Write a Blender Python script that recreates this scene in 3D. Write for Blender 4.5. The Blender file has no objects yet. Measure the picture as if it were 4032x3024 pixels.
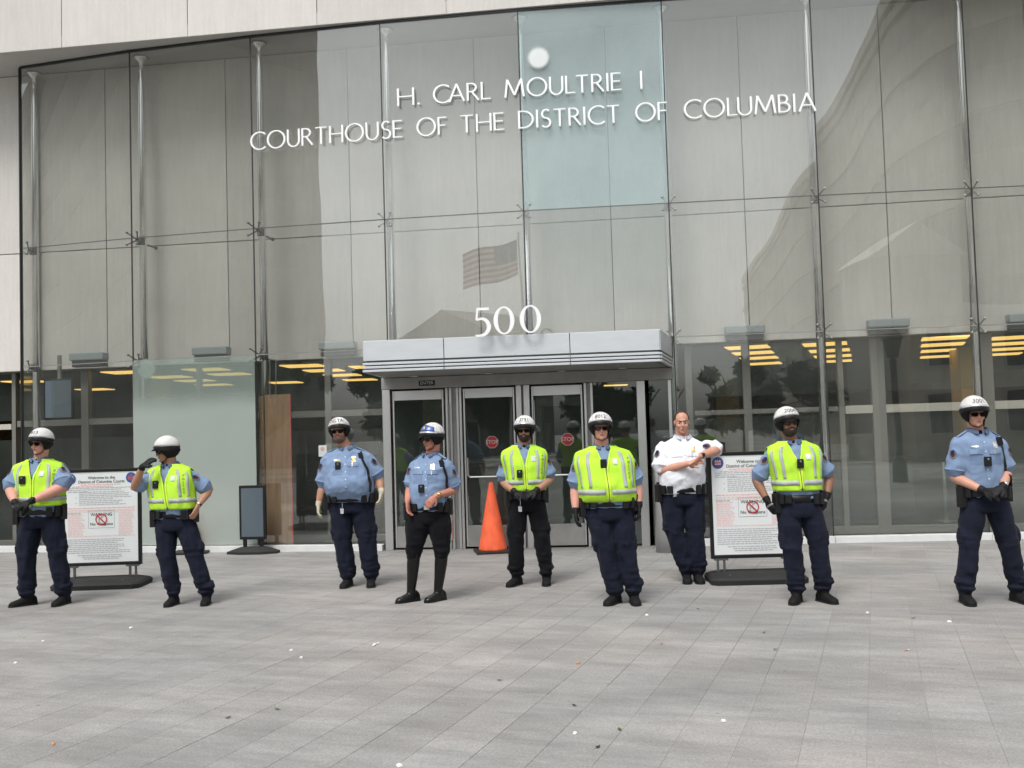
import bpy, bmesh, math, random
import numpy as np
from mathutils import Vector, Matrix, noise
from mathutils.bvhtree import BVHTree
random.seed(7)
R = math.radians
S = bpy.context.scene
C = S.collection

# ---------------------------------------------------------------- camera
CAM_H, PITCH, ROLL = 1.65, 0.04797, 0.030215
cd = bpy.data.cameras.new('camera'); cam = bpy.data.objects.new('camera', cd); C.objects.link(cam)
cd.sensor_fit = 'HORIZONTAL'; cd.sensor_width = 36.0; cd.lens = 36.0*4000/4032
cd.clip_start = 0.05; cd.clip_end = 2000
fw = Vector((0, math.cos(PITCH), math.sin(PITCH))); up0 = Vector((0, -math.sin(PITCH), math.cos(PITCH))); rt0 = Vector((1, 0, 0))
rt = rt0*math.cos(ROLL) - up0*math.sin(ROLL); up = rt0*math.sin(ROLL) + up0*math.cos(ROLL)
m = Matrix((rt, up, -fw)).transposed().to_4x4(); m.translation = (0, 0, CAM_H)
cam.matrix_world = m
S.camera = cam

# ---------------------------------------------------------------- world, sun, exposure
SUN_EL, SUN_AZ = R(58), R(205)          # azimuth clockwise from +Y (the sun stands behind the camera, a little left)
w = bpy.data.worlds.new('World'); S.world = w; w.use_nodes = True
nt = w.node_tree; nt.nodes.clear()
sky = nt.nodes.new('ShaderNodeTexSky'); sky.sky_type = 'NISHITA'; sky.sun_disc = False
sky.sun_elevation = SUN_EL; sky.sun_rotation = SUN_AZ; sky.air_density = 1.0; sky.dust_density = 4.0; sky.ozone_density = 1.0
hs = nt.nodes.new('ShaderNodeHueSaturation'); hs.inputs['Saturation'].default_value = 0.22; hs.inputs['Value'].default_value = 1.0
bg = nt.nodes.new('ShaderNodeBackground'); bg.inputs['Strength'].default_value = 0.15
wo = nt.nodes.new('ShaderNodeOutputWorld')
nt.links.new(sky.outputs[0], hs.inputs['Color'])
tcw = nt.nodes.new('ShaderNodeTexCoord'); mpw = nt.nodes.new('ShaderNodeMapping'); mpw.inputs['Scale'].default_value = (1.6, 1.6, 3.5)
nzw = nt.nodes.new('ShaderNodeTexNoise'); nzw.inputs['Scale'].default_value = 1.7; nzw.inputs['Detail'].default_value = 5
rw = nt.nodes.new('ShaderNodeMapRange'); rw.inputs[1].default_value = .3; rw.inputs[2].default_value = .75; rw.inputs[3].default_value = .8; rw.inputs[4].default_value = 1.25
vw = nt.nodes.new('ShaderNodeVectorMath'); vw.operation = 'SCALE'
nt.links.new(tcw.outputs['Generated'], mpw.inputs[0]); nt.links.new(mpw.outputs[0], nzw.inputs['Vector']); nt.links.new(nzw.outputs[0], rw.inputs[0])
nt.links.new(hs.outputs[0], vw.inputs[0]); nt.links.new(rw.outputs[0], vw.inputs['Scale'])
nt.links.new(vw.outputs[0], bg.inputs[0]); nt.links.new(bg.outputs[0], wo.inputs[0])
sd = bpy.data.lights.new('sun', 'SUN'); sun = bpy.data.objects.new('sun', sd); C.objects.link(sun)
sd.energy = 1.25; sd.angle = R(20); sd.color = (1, .965, .92)
sun.rotation_euler = (math.pi/2 - SUN_EL, 0, math.pi - SUN_AZ)
dirv = Vector((math.sin(SUN_AZ)*math.cos(SUN_EL), math.cos(SUN_AZ)*math.cos(SUN_EL), math.sin(SUN_EL)))
sun.rotation_euler = dirv.to_track_quat('Z', 'Y').to_euler()
S.view_settings.view_transform = 'Standard'; S.view_settings.look = 'None'; S.view_settings.gamma = 1
S.view_settings.use_curve_mapping = False; S.view_settings.exposure = 0.46
S.cycles.transparent_max_bounces = 24; S.cycles.max_bounces = 8; S.cycles.glossy_bounces = 4; S.cycles.caustics_reflective = False
try: S.cycles.use_denoising = True
except Exception: pass

# ---------------------------------------------------------------- helpers
def link(o, parent=None):
    C.objects.link(o)
    if parent is not None: o.parent = parent
    return o
def empty(name, loc=(0, 0, 0), rz=0, label=None, cat=None, group=None, parent=None):
    o = bpy.data.objects.new(name, None); o.empty_display_size = .1
    o.location = loc; o.rotation_euler = (0, 0, rz); link(o, parent)
    tag(o, label, cat, group); return o
def tag(o, label=None, cat=None, group=None, kind=None):
    if label: o['label'] = label
    if cat: o['category'] = cat
    if group: o['group'] = group
    if kind: o['kind'] = kind
    return o
def mesh_obj(name, bm, mat, parent=None, smooth=False, mats=None):
    me = bpy.data.meshes.new(name); bm.to_mesh(me); bm.free()
    for q in (mats or [mat]): me.materials.append(q)
    if smooth:
        me.polygons.foreach_set('use_smooth', [True]*len(me.polygons))
    return link(bpy.data.objects.new(name, me), parent)
def pydata_obj(name, v, f, mat, parent=None, smooth=False):
    me = bpy.data.meshes.new(name); me.from_pydata([tuple(q) for q in v], [], f); me.update(); me.materials.append(mat)
    if smooth: me.polygons.foreach_set('use_smooth', [True]*len(me.polygons))
    return link(bpy.data.objects.new(name, me), parent)
def box(bm, c, s, M=None, bev=0):
    T = Matrix.Translation(c) @ Matrix.Diagonal((s[0], s[1], s[2], 1))
    if M is not None: T = M @ T
    r = bmesh.ops.create_cube(bm, size=1, matrix=T)
    if bev:
        es = set(e for v in r['verts'] for e in v.link_edges)
        bmesh.ops.bevel(bm, geom=list(es), offset=bev, segments=2, affect='EDGES', profile=.6)
def box_obj(name, c, s, mat, parent=None, M=None, bev=0):
    bm = bmesh.new(); box(bm, c, s, M, bev); return mesh_obj(name, bm, mat, parent)
def span(bm, a, b, w, z0, z1, bev=0):
    "upright box between plan points a, b, thickness w"
    a = Vector(a[:2]); b = Vector(b[:2]); d = b-a; L = d.length; an = math.atan2(d.y, d.x)
    M = Matrix.Translation(((a.x+b.x)/2, (a.y+b.y)/2, (z0+z1)/2)) @ Matrix.Rotation(an, 4, 'Z')
    box(bm, (0, 0, 0), (L, w, z1-z0), M, bev)
def loft(bm, rings, cap=True):
    vr = [[bm.verts.new(p) for p in r] for r in rings]; n = len(vr[0])
    for a, b in zip(vr, vr[1:]):
        for i in range(n): bm.faces.new((a[i], a[(i+1) % n], b[(i+1) % n], b[i]))
    if cap:
        bm.faces.new(vr[0][::-1]); bm.faces.new(vr[-1])
def tube(bm, pts, rads, n=14, ref=None, capround=True):
    pts = [Vector(p) for p in pts]; rings = []
    ref = Vector(ref) if ref else Vector((0, -1, 0.01))
    rr = [(r, r) if not isinstance(r, (tuple, list)) else r for r in rads]
    def ring(p, t, r):
        u = ref - t*ref.dot(t)
        if u.length < 1e-4: u = Vector((1, 0, 0)) - t*t.x
        u.normalize(); v = t.cross(u)
        return [p + v*(r[0]*math.cos(2*math.pi*k/n)) + u*(r[1]*math.sin(2*math.pi*k/n)) for k in range(n)]
    for i, p in enumerate(pts):
        t = (pts[min(i+1, len(pts)-1)] - pts[max(i-1, 0)]).normalized()
        if i == 0 and capround:
            q = min(rr[0])
            rings.append(ring(p-t*q*.75, t, (rr[0][0]*.5, rr[0][1]*.5)))
        rings.append(ring(p, t, rr[i]))
        if i == len(pts)-1 and capround:
            q = min(rr[-1])
            rings.append(ring(p+t*q*.75, t, (rr[-1][0]*.5, rr[-1][1]*.5)))
    loft(bm, rings)
def spline(pts, k=5):
    P = [np.array(p, float) for p in pts]; out = []
    for i in range(len(P)-1):
        p0 = P[max(i-1, 0)]; p1 = P[i]; p2 = P[i+1]; p3 = P[min(i+2, len(P)-1)]
        for j in range(k):
            t = j/k; out.append(.5*((2*p1)+(-p0+p2)*t+(2*p0-5*p1+4*p2-p3)*t*t+(-p0+3*p1-3*p2+p3)*t**3))
    out.append(P[-1]); return out
def ellipsoid(bm, c, r, M=None, seg=20, rin=14):
    T = Matrix.Translation(c) @ Matrix.Diagonal((r[0], r[1], r[2], 1))
    if M is not None: T = M @ T
    bmesh.ops.create_uvsphere(bm, u_segments=seg, v_segments=rin, radius=1, matrix=T)
def remesh(bm, vox, smooth=4, dec=None):
    "fuse overlapping closed shapes into one continuous surface"
    me = bpy.data.meshes.new('tmp'); bmesh.ops.recalc_face_normals(bm, faces=bm.faces); bm.to_mesh(me); bm.free()
    o = bpy.data.objects.new('tmp', me); C.objects.link(o)
    q = o.modifiers.new('r', 'REMESH'); q.mode = 'VOXEL'; q.voxel_size = vox
    if smooth:
        q = o.modifiers.new('s', 'SMOOTH'); q.factor = .5; q.iterations = smooth
    if dec:
        q = o.modifiers.new('d', 'DECIMATE'); q.ratio = dec
    dg = bpy.context.evaluated_depsgraph_get(); ev = o.evaluated_get(dg)
    res = bpy.data.meshes.new_from_object(ev)
    bpy.data.objects.remove(o); bpy.data.meshes.remove(me)
    return res
def me_obj(name, me, mat, parent=None, smooth=True):
    me.materials.clear(); me.materials.append(mat)
    if smooth: me.polygons.foreach_set('use_smooth', [True]*len(me.polygons))
    me.name = name
    return link(bpy.data.objects.new(name, me), parent)
def displace(me, fn):
    me.update()
    n = len(me.vertices); co = np.empty(n*3); me.vertices.foreach_get('co', co); co = co.reshape(-1, 3)
    no = np.empty(n*3); me.vertices.foreach_get('normal', no); no = no.reshape(-1, 3)
    d = np.array([fn(co[i]) for i in range(n)])
    me.vertices.foreach_set('co', (co+no*d[:, None]).ravel()); me.update()
def bvh_of(me):
    return BVHTree.FromPolygons([v.co.copy() for v in me.vertices], [tuple(p.vertices) for p in me.polygons])
def text_mesh(s, size, ext=0.0, align='CENTER'):
    cu = bpy.data.curves.new('t', 'FONT'); cu.body = s; cu.size = size; cu.extrude = ext; cu.align_x = align; cu.align_y = 'CENTER'
    cu.resolution_u = 3
    o = bpy.data.objects.new('t', cu); C.objects.link(o)
    dg = bpy.context.evaluated_depsgraph_get(); me = bpy.data.meshes.new_from_object(o.evaluated_get(dg))
    bpy.data.objects.remove(o); bpy.data.curves.remove(cu)
    return me
UPR = Matrix.Rotation(math.pi/2, 4, 'X')      # text plane XY -> upright, facing -Y
def text_obj(name, s, size, mat, parent, M, ext=0.0015):
    me = text_mesh(s, size, ext); me.transform(M @ UPR); me.materials.clear(); me.materials.append(mat)
    return link(bpy.data.objects.new(name, me), parent)

# ---------------------------------------------------------------- materials
def mat(name, col, rough=.6, metal=0, spec=.5, bump=None, var=None, coat=0, sheen=0, sub=None, fold=None):
    """bump=(scale, strength[, stretch]); var=(scale, amount[, stretch]) brightness variation of the stuff itself"""
    m = bpy.data.materials.new(name); m.use_nodes = True; nt = m.node_tree; b = nt.nodes['Principled BSDF']
    b.inputs['Base Color'].default_value = (*col, 1); b.inputs['Roughness'].default_value = rough
    b.inputs['Metallic'].default_value = metal; b.inputs['Specular IOR Level'].default_value = spec
    b.inputs['Coat Weight'].default_value = coat; b.inputs['Sheen Weight'].default_value = sheen
    if sub: b.inputs['Subsurface Weight'].default_value = sub; b.inputs['Subsurface Scale'].default_value = .01
    if bump or var or fold:
        tc = nt.nodes.new('ShaderNodeTexCoord')
    def nz(scale, st, det=4):
        mp = nt.nodes.new('ShaderNodeMapping'); mp.inputs['Scale'].default_value = st
        n = nt.nodes.new('ShaderNodeTexNoise'); n.inputs['Scale'].default_value = scale; n.inputs['Detail'].default_value = det
        nt.links.new(tc.outputs['Object'], mp.inputs[0]); nt.links.new(mp.outputs[0], n.inputs['Vector']); return n
    if bump:
        n = nz(bump[0], bump[2] if len(bump) > 2 else (1, 1, 1))
        bp = nt.nodes.new('ShaderNodeBump'); bp.inputs['Strength'].default_value = bump[1]; bp.inputs['Distance'].default_value = .01
        nt.links.new(n.outputs[0], bp.inputs['Height']); nt.links.new(bp.outputs[0], b.inputs['Normal'])
    if fold:
        mp = nt.nodes.new('ShaderNodeMapping'); mp.inputs['Scale'].default_value = fold[2]; mp.inputs['Rotation'].default_value = (.3, .35, .2)
        nf = nt.nodes.new('ShaderNodeTexNoise'); nf.noise_type = 'RIDGED_MULTIFRACTAL'; nf.inputs['Scale'].default_value = fold[0]; nf.inputs['Detail'].default_value = 2; nf.inputs['Distortion'].default_value = 1.2
        nt.links.new(tc.outputs['Object'], mp.inputs[0]); nt.links.new(mp.outputs[0], nf.inputs['Vector'])
        b2 = nt.nodes.new('ShaderNodeBump'); b2.inputs['Strength'].default_value = fold[1]; b2.inputs['Distance'].default_value = .035
        nt.links.new(nf.outputs[0], b2.inputs['Height'])
        if bump: nt.links.new(b2.outputs[0], bp.inputs['Normal'])
        else: nt.links.new(b2.outputs[0], b.inputs['Normal'])
    if var:
        n = nz(var[0], var[2] if len(var) > 2 else (1, 1, 1), 6)
        mr = nt.nodes.new('ShaderNodeMapRange'); mr.inputs[1].default_value = .3; mr.inputs[2].default_value = .7
        mr.inputs[3].default_value = 1-var[1]; mr.inputs[4].default_value = 1+var[1]
        vm = nt.nodes.new('ShaderNodeVectorMath'); vm.operation = 'SCALE'; vm.inputs[0].default_value = col
        nt.links.new(n.outputs[0], mr.inputs[0]); nt.links.new(mr.outputs[0], vm.inputs['Scale']); nt.links.new(vm.outputs[0], b.inputs['Base Color'])
    return m
def emis(name, col, st):
    m = bpy.data.materials.new(name); m.use_nodes = True; b = m.node_tree.nodes['Principled BSDF']
    b.inputs['Base Color'].default_value = (*col, 1); b.inputs['Emission Color'].default_value = (*col, 1); b.inputs['Emission Strength'].default_value = st
    return m
def glass(name, tint=(.955, .968, .958), f0=.070, film=0, film_col=(.55, .66, .65), film_mode=None):
    "thin architectural glass: transparent + mirror by view angle, optionally a pale film on it"
    m = bpy.data.materials.new(name); m.use_nodes = True; nt = m.node_tree; nt.nodes.clear()
    out = nt.nodes.new('ShaderNodeOutputMaterial'); tr = nt.nodes.new('ShaderNodeBsdfTransparent'); tr.inputs[0].default_value = (*tint, 1)
    gl = nt.nodes.new('ShaderNodeBsdfGlossy'); gl.inputs['Roughness'].default_value = 0.0; gl.inputs[0].default_value = (.97, 1, 1, 1)
    tw = nt.nodes.new('ShaderNodeTexCoord'); nw = nt.nodes.new('ShaderNodeTexNoise'); nw.inputs['Scale'].default_value = .9; nw.inputs['Detail'].default_value = 1
    bw = nt.nodes.new('ShaderNodeBump'); bw.inputs['Strength'].default_value = 1.0; bw.inputs['Distance'].default_value = .0022
    nt.links.new(tw.outputs['Object'], nw.inputs['Vector']); nt.links.new(nw.outputs[0], bw.inputs['Height']); nt.links.new(bw.outputs[0], gl.inputs['Normal'])
    ge = nt.nodes.new('ShaderNodeNewGeometry'); dt = nt.nodes.new('ShaderNodeVectorMath'); dt.operation = 'DOT_PRODUCT'
    nt.links.new(ge.outputs['Incoming'], dt.inputs[0]); nt.links.new(ge.outputs['Normal'], dt.inputs[1])
    def mth(op, a, b=None):
        q = nt.nodes.new('ShaderNodeMath'); q.operation = op
        for i, x in enumerate((a, b)):
            if x is None: continue
            if isinstance(x, (int, float)): q.inputs[i].default_value = x
            else: nt.links.new(x, q.inputs[i])
        return q.outputs[0]
    k = mth('ABSOLUTE', dt.outputs['Value']); k = mth('SUBTRACT', 1.0, k); k = mth('POWER', k, 5.0); k = mth('MULTIPLY', k, 1-f0); k = mth('ADD', k, f0)
    base = tr
    if film:
        df = nt.nodes.new('ShaderNodeBsdfDiffuse'); df.inputs[0].default_value = (*film_col, 1)
        mx = nt.nodes.new('ShaderNodeMixShader'); fac = None
        tc = nt.nodes.new('ShaderNodeTexCoord'); n = nt.nodes.new('ShaderNodeTexNoise'); n.inputs['Scale'].default_value = 1.3; n.inputs['Detail'].default_value = 5
        nt.links.new(tc.outputs['Object'], n.inputs['Vector'])
        v = mth('MULTIPLY', mth('SUBTRACT', n.outputs[0], .5), .25 if film > .15 else .05)
        if film_mode == 'lower':
            sp = nt.nodes.new('ShaderNodeSeparateXYZ'); nt.links.new(tc.outputs['Object'], sp.inputs[0])
            mr = nt.nodes.new('ShaderNodeMapRange'); mr.interpolation_type = 'SMOOTHSTEP'
            mr.inputs[1].default_value = 2.05; mr.inputs[2].default_value = 2.5; mr.inputs[3].default_value = film; mr.inputs[4].default_value = .30
            nt.links.new(mth('ADD', sp.outputs['Z'], v), mr.inputs[0]); fac = mth('ADD', mr.outputs[0], mth('MULTIPLY', v, .4))
        elif film_mode == 'disc':
            ln = nt.nodes.new('ShaderNodeVectorMath'); ln.operation = 'LENGTH'; nt.links.new(tc.outputs['Object'], ln.inputs[0])
            mr = nt.nodes.new('ShaderNodeMapRange'); mr.interpolation_type = 'SMOOTHSTEP'
            mr.inputs[1].default_value = .185; mr.inputs[2].default_value = .11; mr.inputs[3].default_value = 0; mr.inputs[4].default_value = film
            nt.links.new(ln.outputs['Value'], mr.inputs[0]); fac = mr.outputs[0]
        else: fac = mth('ADD', v, film)
        nt.links.new(fac, mx.inputs[0]); nt.links.new(tr.outputs[0], mx.inputs[1]); nt.links.new(df.outputs[0], mx.inputs[2]); base = mx
    m2 = nt.nodes.new('ShaderNodeMixShader'); nt.links.new(k, m2.inputs[0]); nt.links.new(base.outputs[0], m2.inputs[1]); nt.links.new(gl.outputs[0], m2.inputs[2])
    nt.links.new(m2.outputs[0], out.inputs[0]); return m
def stone_mat(name, col, flute=True):
    m = mat(name, col, .8, spec=.3); nt = m.node_tree; b = nt.nodes['Principled BSDF']
    tc = nt.nodes.new('ShaderNodeTexCoord')
    def N(scale, st, det):
        mp = nt.nodes.new('ShaderNodeMapping'); mp.inputs['Scale'].default_value = st
        n = nt.nodes.new('ShaderNodeTexNoise'); n.inputs['Scale'].default_value = scale; n.inputs['Detail'].default_value = det; n.inputs['Roughness'].default_value = .65
        nt.links.new(tc.outputs['Object'], mp.inputs[0]); nt.links.new(mp.outputs[0], n.inputs['Vector']); return n.outputs[0]
    streak = N(5, (4, 4, .25), 6); spots = N(60, (1, 1, .3), 3); big = N(.8, (1, 1, .6), 3)
    def MR(x, a, b2):
        r = nt.nodes.new('ShaderNodeMapRange'); r.inputs[1].default_value = .3; r.inputs[2].default_value = .7; r.inputs[3].default_value = a; r.inputs[4].default_value = b2
        nt.links.new(x, r.inputs[0]); return r.outputs[0]
    oi = nt.nodes.new('ShaderNodeObjectInfo')
    r0 = nt.nodes.new('ShaderNodeMapRange'); r0.inputs[3].default_value = .92; r0.inputs[4].default_value = 1.05; nt.links.new(oi.outputs['Random'], r0.inputs[0])
    cur = r0.outputs[0]
    for x in (MR(streak, .94, 1.04), MR(spots, .96, 1.03), MR(big, .93, 1.05)):
        q = nt.nodes.new('ShaderNodeMath'); q.operation = 'MULTIPLY'; nt.links.new(cur, q.inputs[0]); nt.links.new(x, q.inputs[1]); cur = q.outputs[0]
    vm = nt.nodes.new('ShaderNodeVectorMath'); vm.operation = 'SCALE'; vm.inputs[0].default_value = col
    nt.links.new(cur, vm.inputs['Scale']); nt.links.new(vm.outputs[0], b.inputs['Base Color'])
    wv = nt.nodes.new('ShaderNodeTexWave'); wv.inputs['Scale'].default_value = 9; wv.inputs['Distortion'].default_value = .8; wv.inputs['Detail'].default_value = 2
    nt.links.new(tc.outputs['Object'], wv.inputs['Vector'])
    ad = nt.nodes.new('ShaderNodeMath'); nt.links.new(wv.outputs[1], ad.inputs[0]); nt.links.new(spots, ad.inputs[1])
    bp = nt.nodes.new('ShaderNodeBump'); bp.inputs['Strength'].default_value = .18; bp.inputs['Distance'].default_value = .004
    nt.links.new(ad.outputs[0], bp.inputs['Height']); nt.links.new(bp.outputs[0], b.inputs['Normal'])
    return m
def paving_mat(name, ang, w_, l_):
    m = mat(name, (.33, .32, .31), .72, spec=.35); nt = m.node_tree; b = nt.nodes['Principled BSDF']
    ge = nt.nodes.new('ShaderNodeNewGeometry'); mp = nt.nodes.new('ShaderNodeMapping'); mp.vector_type = 'POINT'
    mp.inputs['Rotation'].default_value = (0, 0, ang); nt.links.new(ge.outputs['Position'], mp.inputs[0])
    def N(scale, st, det, ro=.6):
        q = nt.nodes.new('ShaderNodeMapping'); q.inputs['Scale'].default_value = st; nt.links.new(mp.outputs[0], q.inputs[0])
        n = nt.nodes.new('ShaderNodeTexNoise'); n.inputs['Scale'].default_value = scale; n.inputs['Detail'].default_value = det; n.inputs['Roughness'].default_value = ro
        nt.links.new(q.outputs[0], n.inputs['Vector']); return n
    def MR(x, i0, i1, a, b2):
        r = nt.nodes.new('ShaderNodeMapRange'); r.inputs[1].default_value = i0; r.inputs[2].default_value = i1; r.inputs[3].default_value = a; r.inputs[4].default_value = b2
        nt.links.new(x, r.inputs[0]); return r.outputs[0]
    at = nt.nodes.new('ShaderNodeAttribute'); at.attribute_name = 'tone'
    cur = MR(at.outputs['Fac'], 0, 1, .925, 1.07)
    for x in (MR(N(95, (.7, 1.3, 1), 3).outputs[0], .33, .67, .76, 1.22), MR(N(3.2, (.45, 1.7, 1), 6, .7).outputs[0], .36, .64, .86, 1.09),
              MR(N(.8, (.7, 1.5, 1), 6, .7).outputs[0], .38, .62, .82, 1.08), MR(N(28, (1, 1, 1), 4).outputs[0], .3, .7, .93, 1.07)):
        q = nt.nodes.new('ShaderNodeMath'); q.operation = 'MULTIPLY'; nt.links.new(cur, q.inputs[0]); nt.links.new(x, q.inputs[1]); cur = q.outputs[0]
    vo = nt.nodes.new('ShaderNodeTexVoronoi'); vo.inputs['Scale'].default_value = 2.1; nt.links.new(mp.outputs[0], vo.inputs['Vector'])
    gq = nt.nodes.new('ShaderNodeMath'); gq.operation = 'MULTIPLY'; nt.links.new(cur, gq.inputs[0]); nt.links.new(MR(vo.outputs['Distance'], .022, .040, .62, 1), gq.inputs[1]); cur = gq.outputs[0]
    mc = nt.nodes.new('ShaderNodeMix'); mc.data_type = 'RGBA'; mc.inputs[6].default_value = (.288, .287, .281, 1); mc.inputs[7].default_value = (.330, .314, .298, 1)
    nt.links.new(MR(N(.35, (1, 1, 1), 3).outputs[0], .4, .62, 0, 1), mc.inputs[0])
    vm = nt.nodes.new('ShaderNodeVectorMath'); vm.operation = 'SCALE'; nt.links.new(mc.outputs[2], vm.inputs[0]); nt.links.new(cur, vm.inputs['Scale'])
    nt.links.new(vm.outputs[0], b.inputs['Base Color'])
    bp = nt.nodes.new('ShaderNodeBump'); bp.inputs['Strength'].default_value = .25; bp.inputs['Distance'].default_value = .004
    nt.links.new(N(120, (1, 1, 1), 4).outputs[0], bp.inputs['Height']); nt.links.new(bp.outputs[0], b.inputs['Normal'])
    return m

M_STONE = stone_mat('limestone', (.645, .63, .598))
M_JOINT = mat('joint_shadow_gap', (.12, .11, .10), .9)
M_PLASTER = mat('soffit_plaster', (.50, .49, .47), .8, var=(2, .04))
M_STEEL = mat('brushed_steel', (.66, .67, .67), .3, metal=.9, bump=(40, .05, (1, 1, .05)))
M_STEELP = mat('steel_pipe', (.80, .81, .81), .16, metal=.95)
M_STEELD = mat('dark_steel', (.16, .165, .16), .4, metal=.7)
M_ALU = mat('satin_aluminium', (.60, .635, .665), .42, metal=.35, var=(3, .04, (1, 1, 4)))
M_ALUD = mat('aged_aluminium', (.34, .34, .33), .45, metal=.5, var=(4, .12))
M_SEAL = mat('black_sealant', (.02, .024, .022), .5)
M_LETTER = mat('letter_white_metal', (.90, .92, .93), .4, metal=.1)
M_GLASS = glass('clear_glass', (.930, .935, .922), f0=.085, film=.05, film_col=(.50, .52, .48))
M_GLASS_IN = glass('inner_glass', (.80, .86, .82), .03, .03, (.5, .55, .52))
M_GLASS_DOOR = glass('door_glass', (.80, .88, .84), .075, .05, (.50, .56, .53))
M_GLASS_LOW = glass('clear_glass_low', (.965, .975, .965), f0=.085, film=.018, film_col=(.55, .58, .55))
M_FROST = glass('pale_new_glass', (.84, .91, .91), .08, .20, (.62, .74, .74))
M_DUSTY = glass('dusty_glass', (.78, .86, .83), .07, .70, (.45, .51, .47), 'lower')
M_DISC = glass('white_disc_film', (1, 1, 1), .0, .8, (.86, .9, .9), 'disc')
M_KERB = mat('white_kerb_stone', (.66, .68, .68), .5, var=(6, .06))
M_INFLOOR = mat('lobby_floor', (.22, .205, .185), .3)
M_INCEIL = mat('lobby_ceiling', (.30, .29, .27), .8)
M_INWALL = mat('lobby_wall', (.26, .23, .19), .7, var=(.5, .35))
M_BEIGE = mat('beige_column_paint', (.62, .50, .28), .6)
M_FRAME = mat('window_frame_metal', (.22, .22, .20), .45, metal=.3)
M_RAIL = mat('pale_rail', (.50, .485, .42), .5)
M_LAMP = emis('warm_fluorescent', (1, .56, .17), 1.5)
M_RUB = mat('black_rubber', (.014, .015, .0145), .75, bump=(30, .2), var=(8, .2))
M_BLACK = mat('black_plastic', (.010, .010, .011), .42, spec=.35)
M_BLACKM = mat('matte_black', (.007, .007, .008), .75, spec=.25)
M_NAVY = mat('navy_trouser_cloth', (.0100, .0125, .0255), .95, spec=.2, sheen=.03, bump=(350, .1), var=(7, .15), fold=(5, .55, (1, 1, .7)))
M_NAVYB = mat('black_trouser_cloth', (.006, .0065, .009), .95, spec=.2, sheen=.03, bump=(350, .1), fold=(5, .55, (1, 1, .7)))
M_BLUE = mat('light_blue_shirt_cloth', (.195, .275, .42), .9, spec=.25, sheen=.05, bump=(300, .08), var=(4, .05), fold=(5.5, .5, (1, 1, .8)))
M_WHITE = mat('white_shirt_cloth', (.78, .80, .86), .85, bump=(300, .08), fold=(5.5, .35, (1, 1, .8)))
M_VEST = mat('fluorescent_vest_mesh', (.47, .80, .055), .85, spec=.2, bump=(220, .12), var=(5, .07), fold=(4.5, .95, (1, 1, .6)))
M_VEST2 = mat('vest_yellow_panel', (.58, .86, .06), .8)
M_SILVER = mat('reflective_tape', (.40, .43, .41), .55, metal=0, fold=(4.5, .5, (1, 1, .6)))
M_LEATHER = mat('black_leather', (.006, .006, .006), .30, spec=.35, bump=(25, .3))
M_GLOVE = mat('black_glove', (.007, .007, .008), .65, spec=.3, bump=(60, .3))
M_GLOVEB = mat('pale_leather_glove', (.52, .48, .36), .7, bump=(50, .3))
M_HELM = mat('white_helmet_paint', (.95, .955, .95), .4, coat=.15)
M_HELMB = mat('blue_helmet_band', (.04, .09, .32), .3, coat=.3)
M_LENS = mat('sunglass_lens', (.012, .011, .012), .08)
M_GOLD = mat('gold_metal', (.75, .55, .18), .3, metal=.9)
M_CHROME = mat('silver_badge', (.75, .76, .78), .25, metal=.7)
M_PATCHW = mat('patch_white', (.65, .68, .72), .7)
M_PATCHB = mat('patch_blue', (.05, .09, .30), .7)
M_PATCHR = mat('patch_red', (.45, .10, .06), .7)
M_INK = mat('black_print', (.02, .02, .022), .6)
M_GREYP = mat('grey_print', (.42, .43, .45), .7)
M_PINKP = mat('pink_print', (.74, .42, .42), .7)
M_PINKL = mat('pale_pink_print', (.78, .58, .57), .7)
M_REDP = mat('red_print', (.55, .07, .07), .6)
M_PAPER = mat('white_poster', (.74, .78, .79), .35, coat=.3)
M_CONE = mat('orange_cone_plastic', (.88, .135, .05), .6, var=(9, .2, (1, 1, .5)), bump=(30, .15))
M_PLY = mat('plywood', (.25, .155, .085), .75, var=(4, .25, (4, 4, .4)), bump=(20, .15, (3, 3, .3)))
M_SCREEN = mat('dark_screen', (.10, .13, .155), .15)
M_STOPR = mat('stop_sign_red', (.50, .035, .035), .4)
M_STOPW = mat('stop_sign_white', (.75, .75, .75), .4)
M_LIP = mat('lips', (.32, .13, .11), .55)
M_HAIR = mat('dark_hair', (.035, .024, .018), .8, bump=(90, .5))
M_BEARD = mat('dark_beard', (.030, .021, .016), .9, bump=(120, .5))
M_BEARDG = mat('grey_stubble', (.15, .085, .06), .9, bump=(120, .4))
def skin(name, c): return mat(name, c, .5, spec=.35, var=(12, .07), sub=.08)
SK_PINK = skin('pink_skin', (.62, .31, .24)); SK_TAN = skin('tan_skin', (.42, .225, .145)); SK_RED = skin('reddish_skin', (.50, .22, .155)); SK_FAIR = skin('fair_skin', (.55, .29, .21)); SK_BROWN = skin('brown_skin', (.29, .145, .09))

# picture measurements (photograph scaled to 2212 px wide) -> world points; each use names the depth or height it lies at
def _ray(x, y):
    a = (x-1106)/2194.4; b = (y-829.5)/2194.4
    return (fw + rt*a - up*b)
def at(x, y, Y): d = _ray(x, y); t = Y/d.y; return Vector((d.x*t, Y, CAM_H+d.z*t))
def atz(x, y, z=0): d = _ray(x, y); t = (z-CAM_H)/d.z; return Vector((d.x*t, d.y*t, z))

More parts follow.
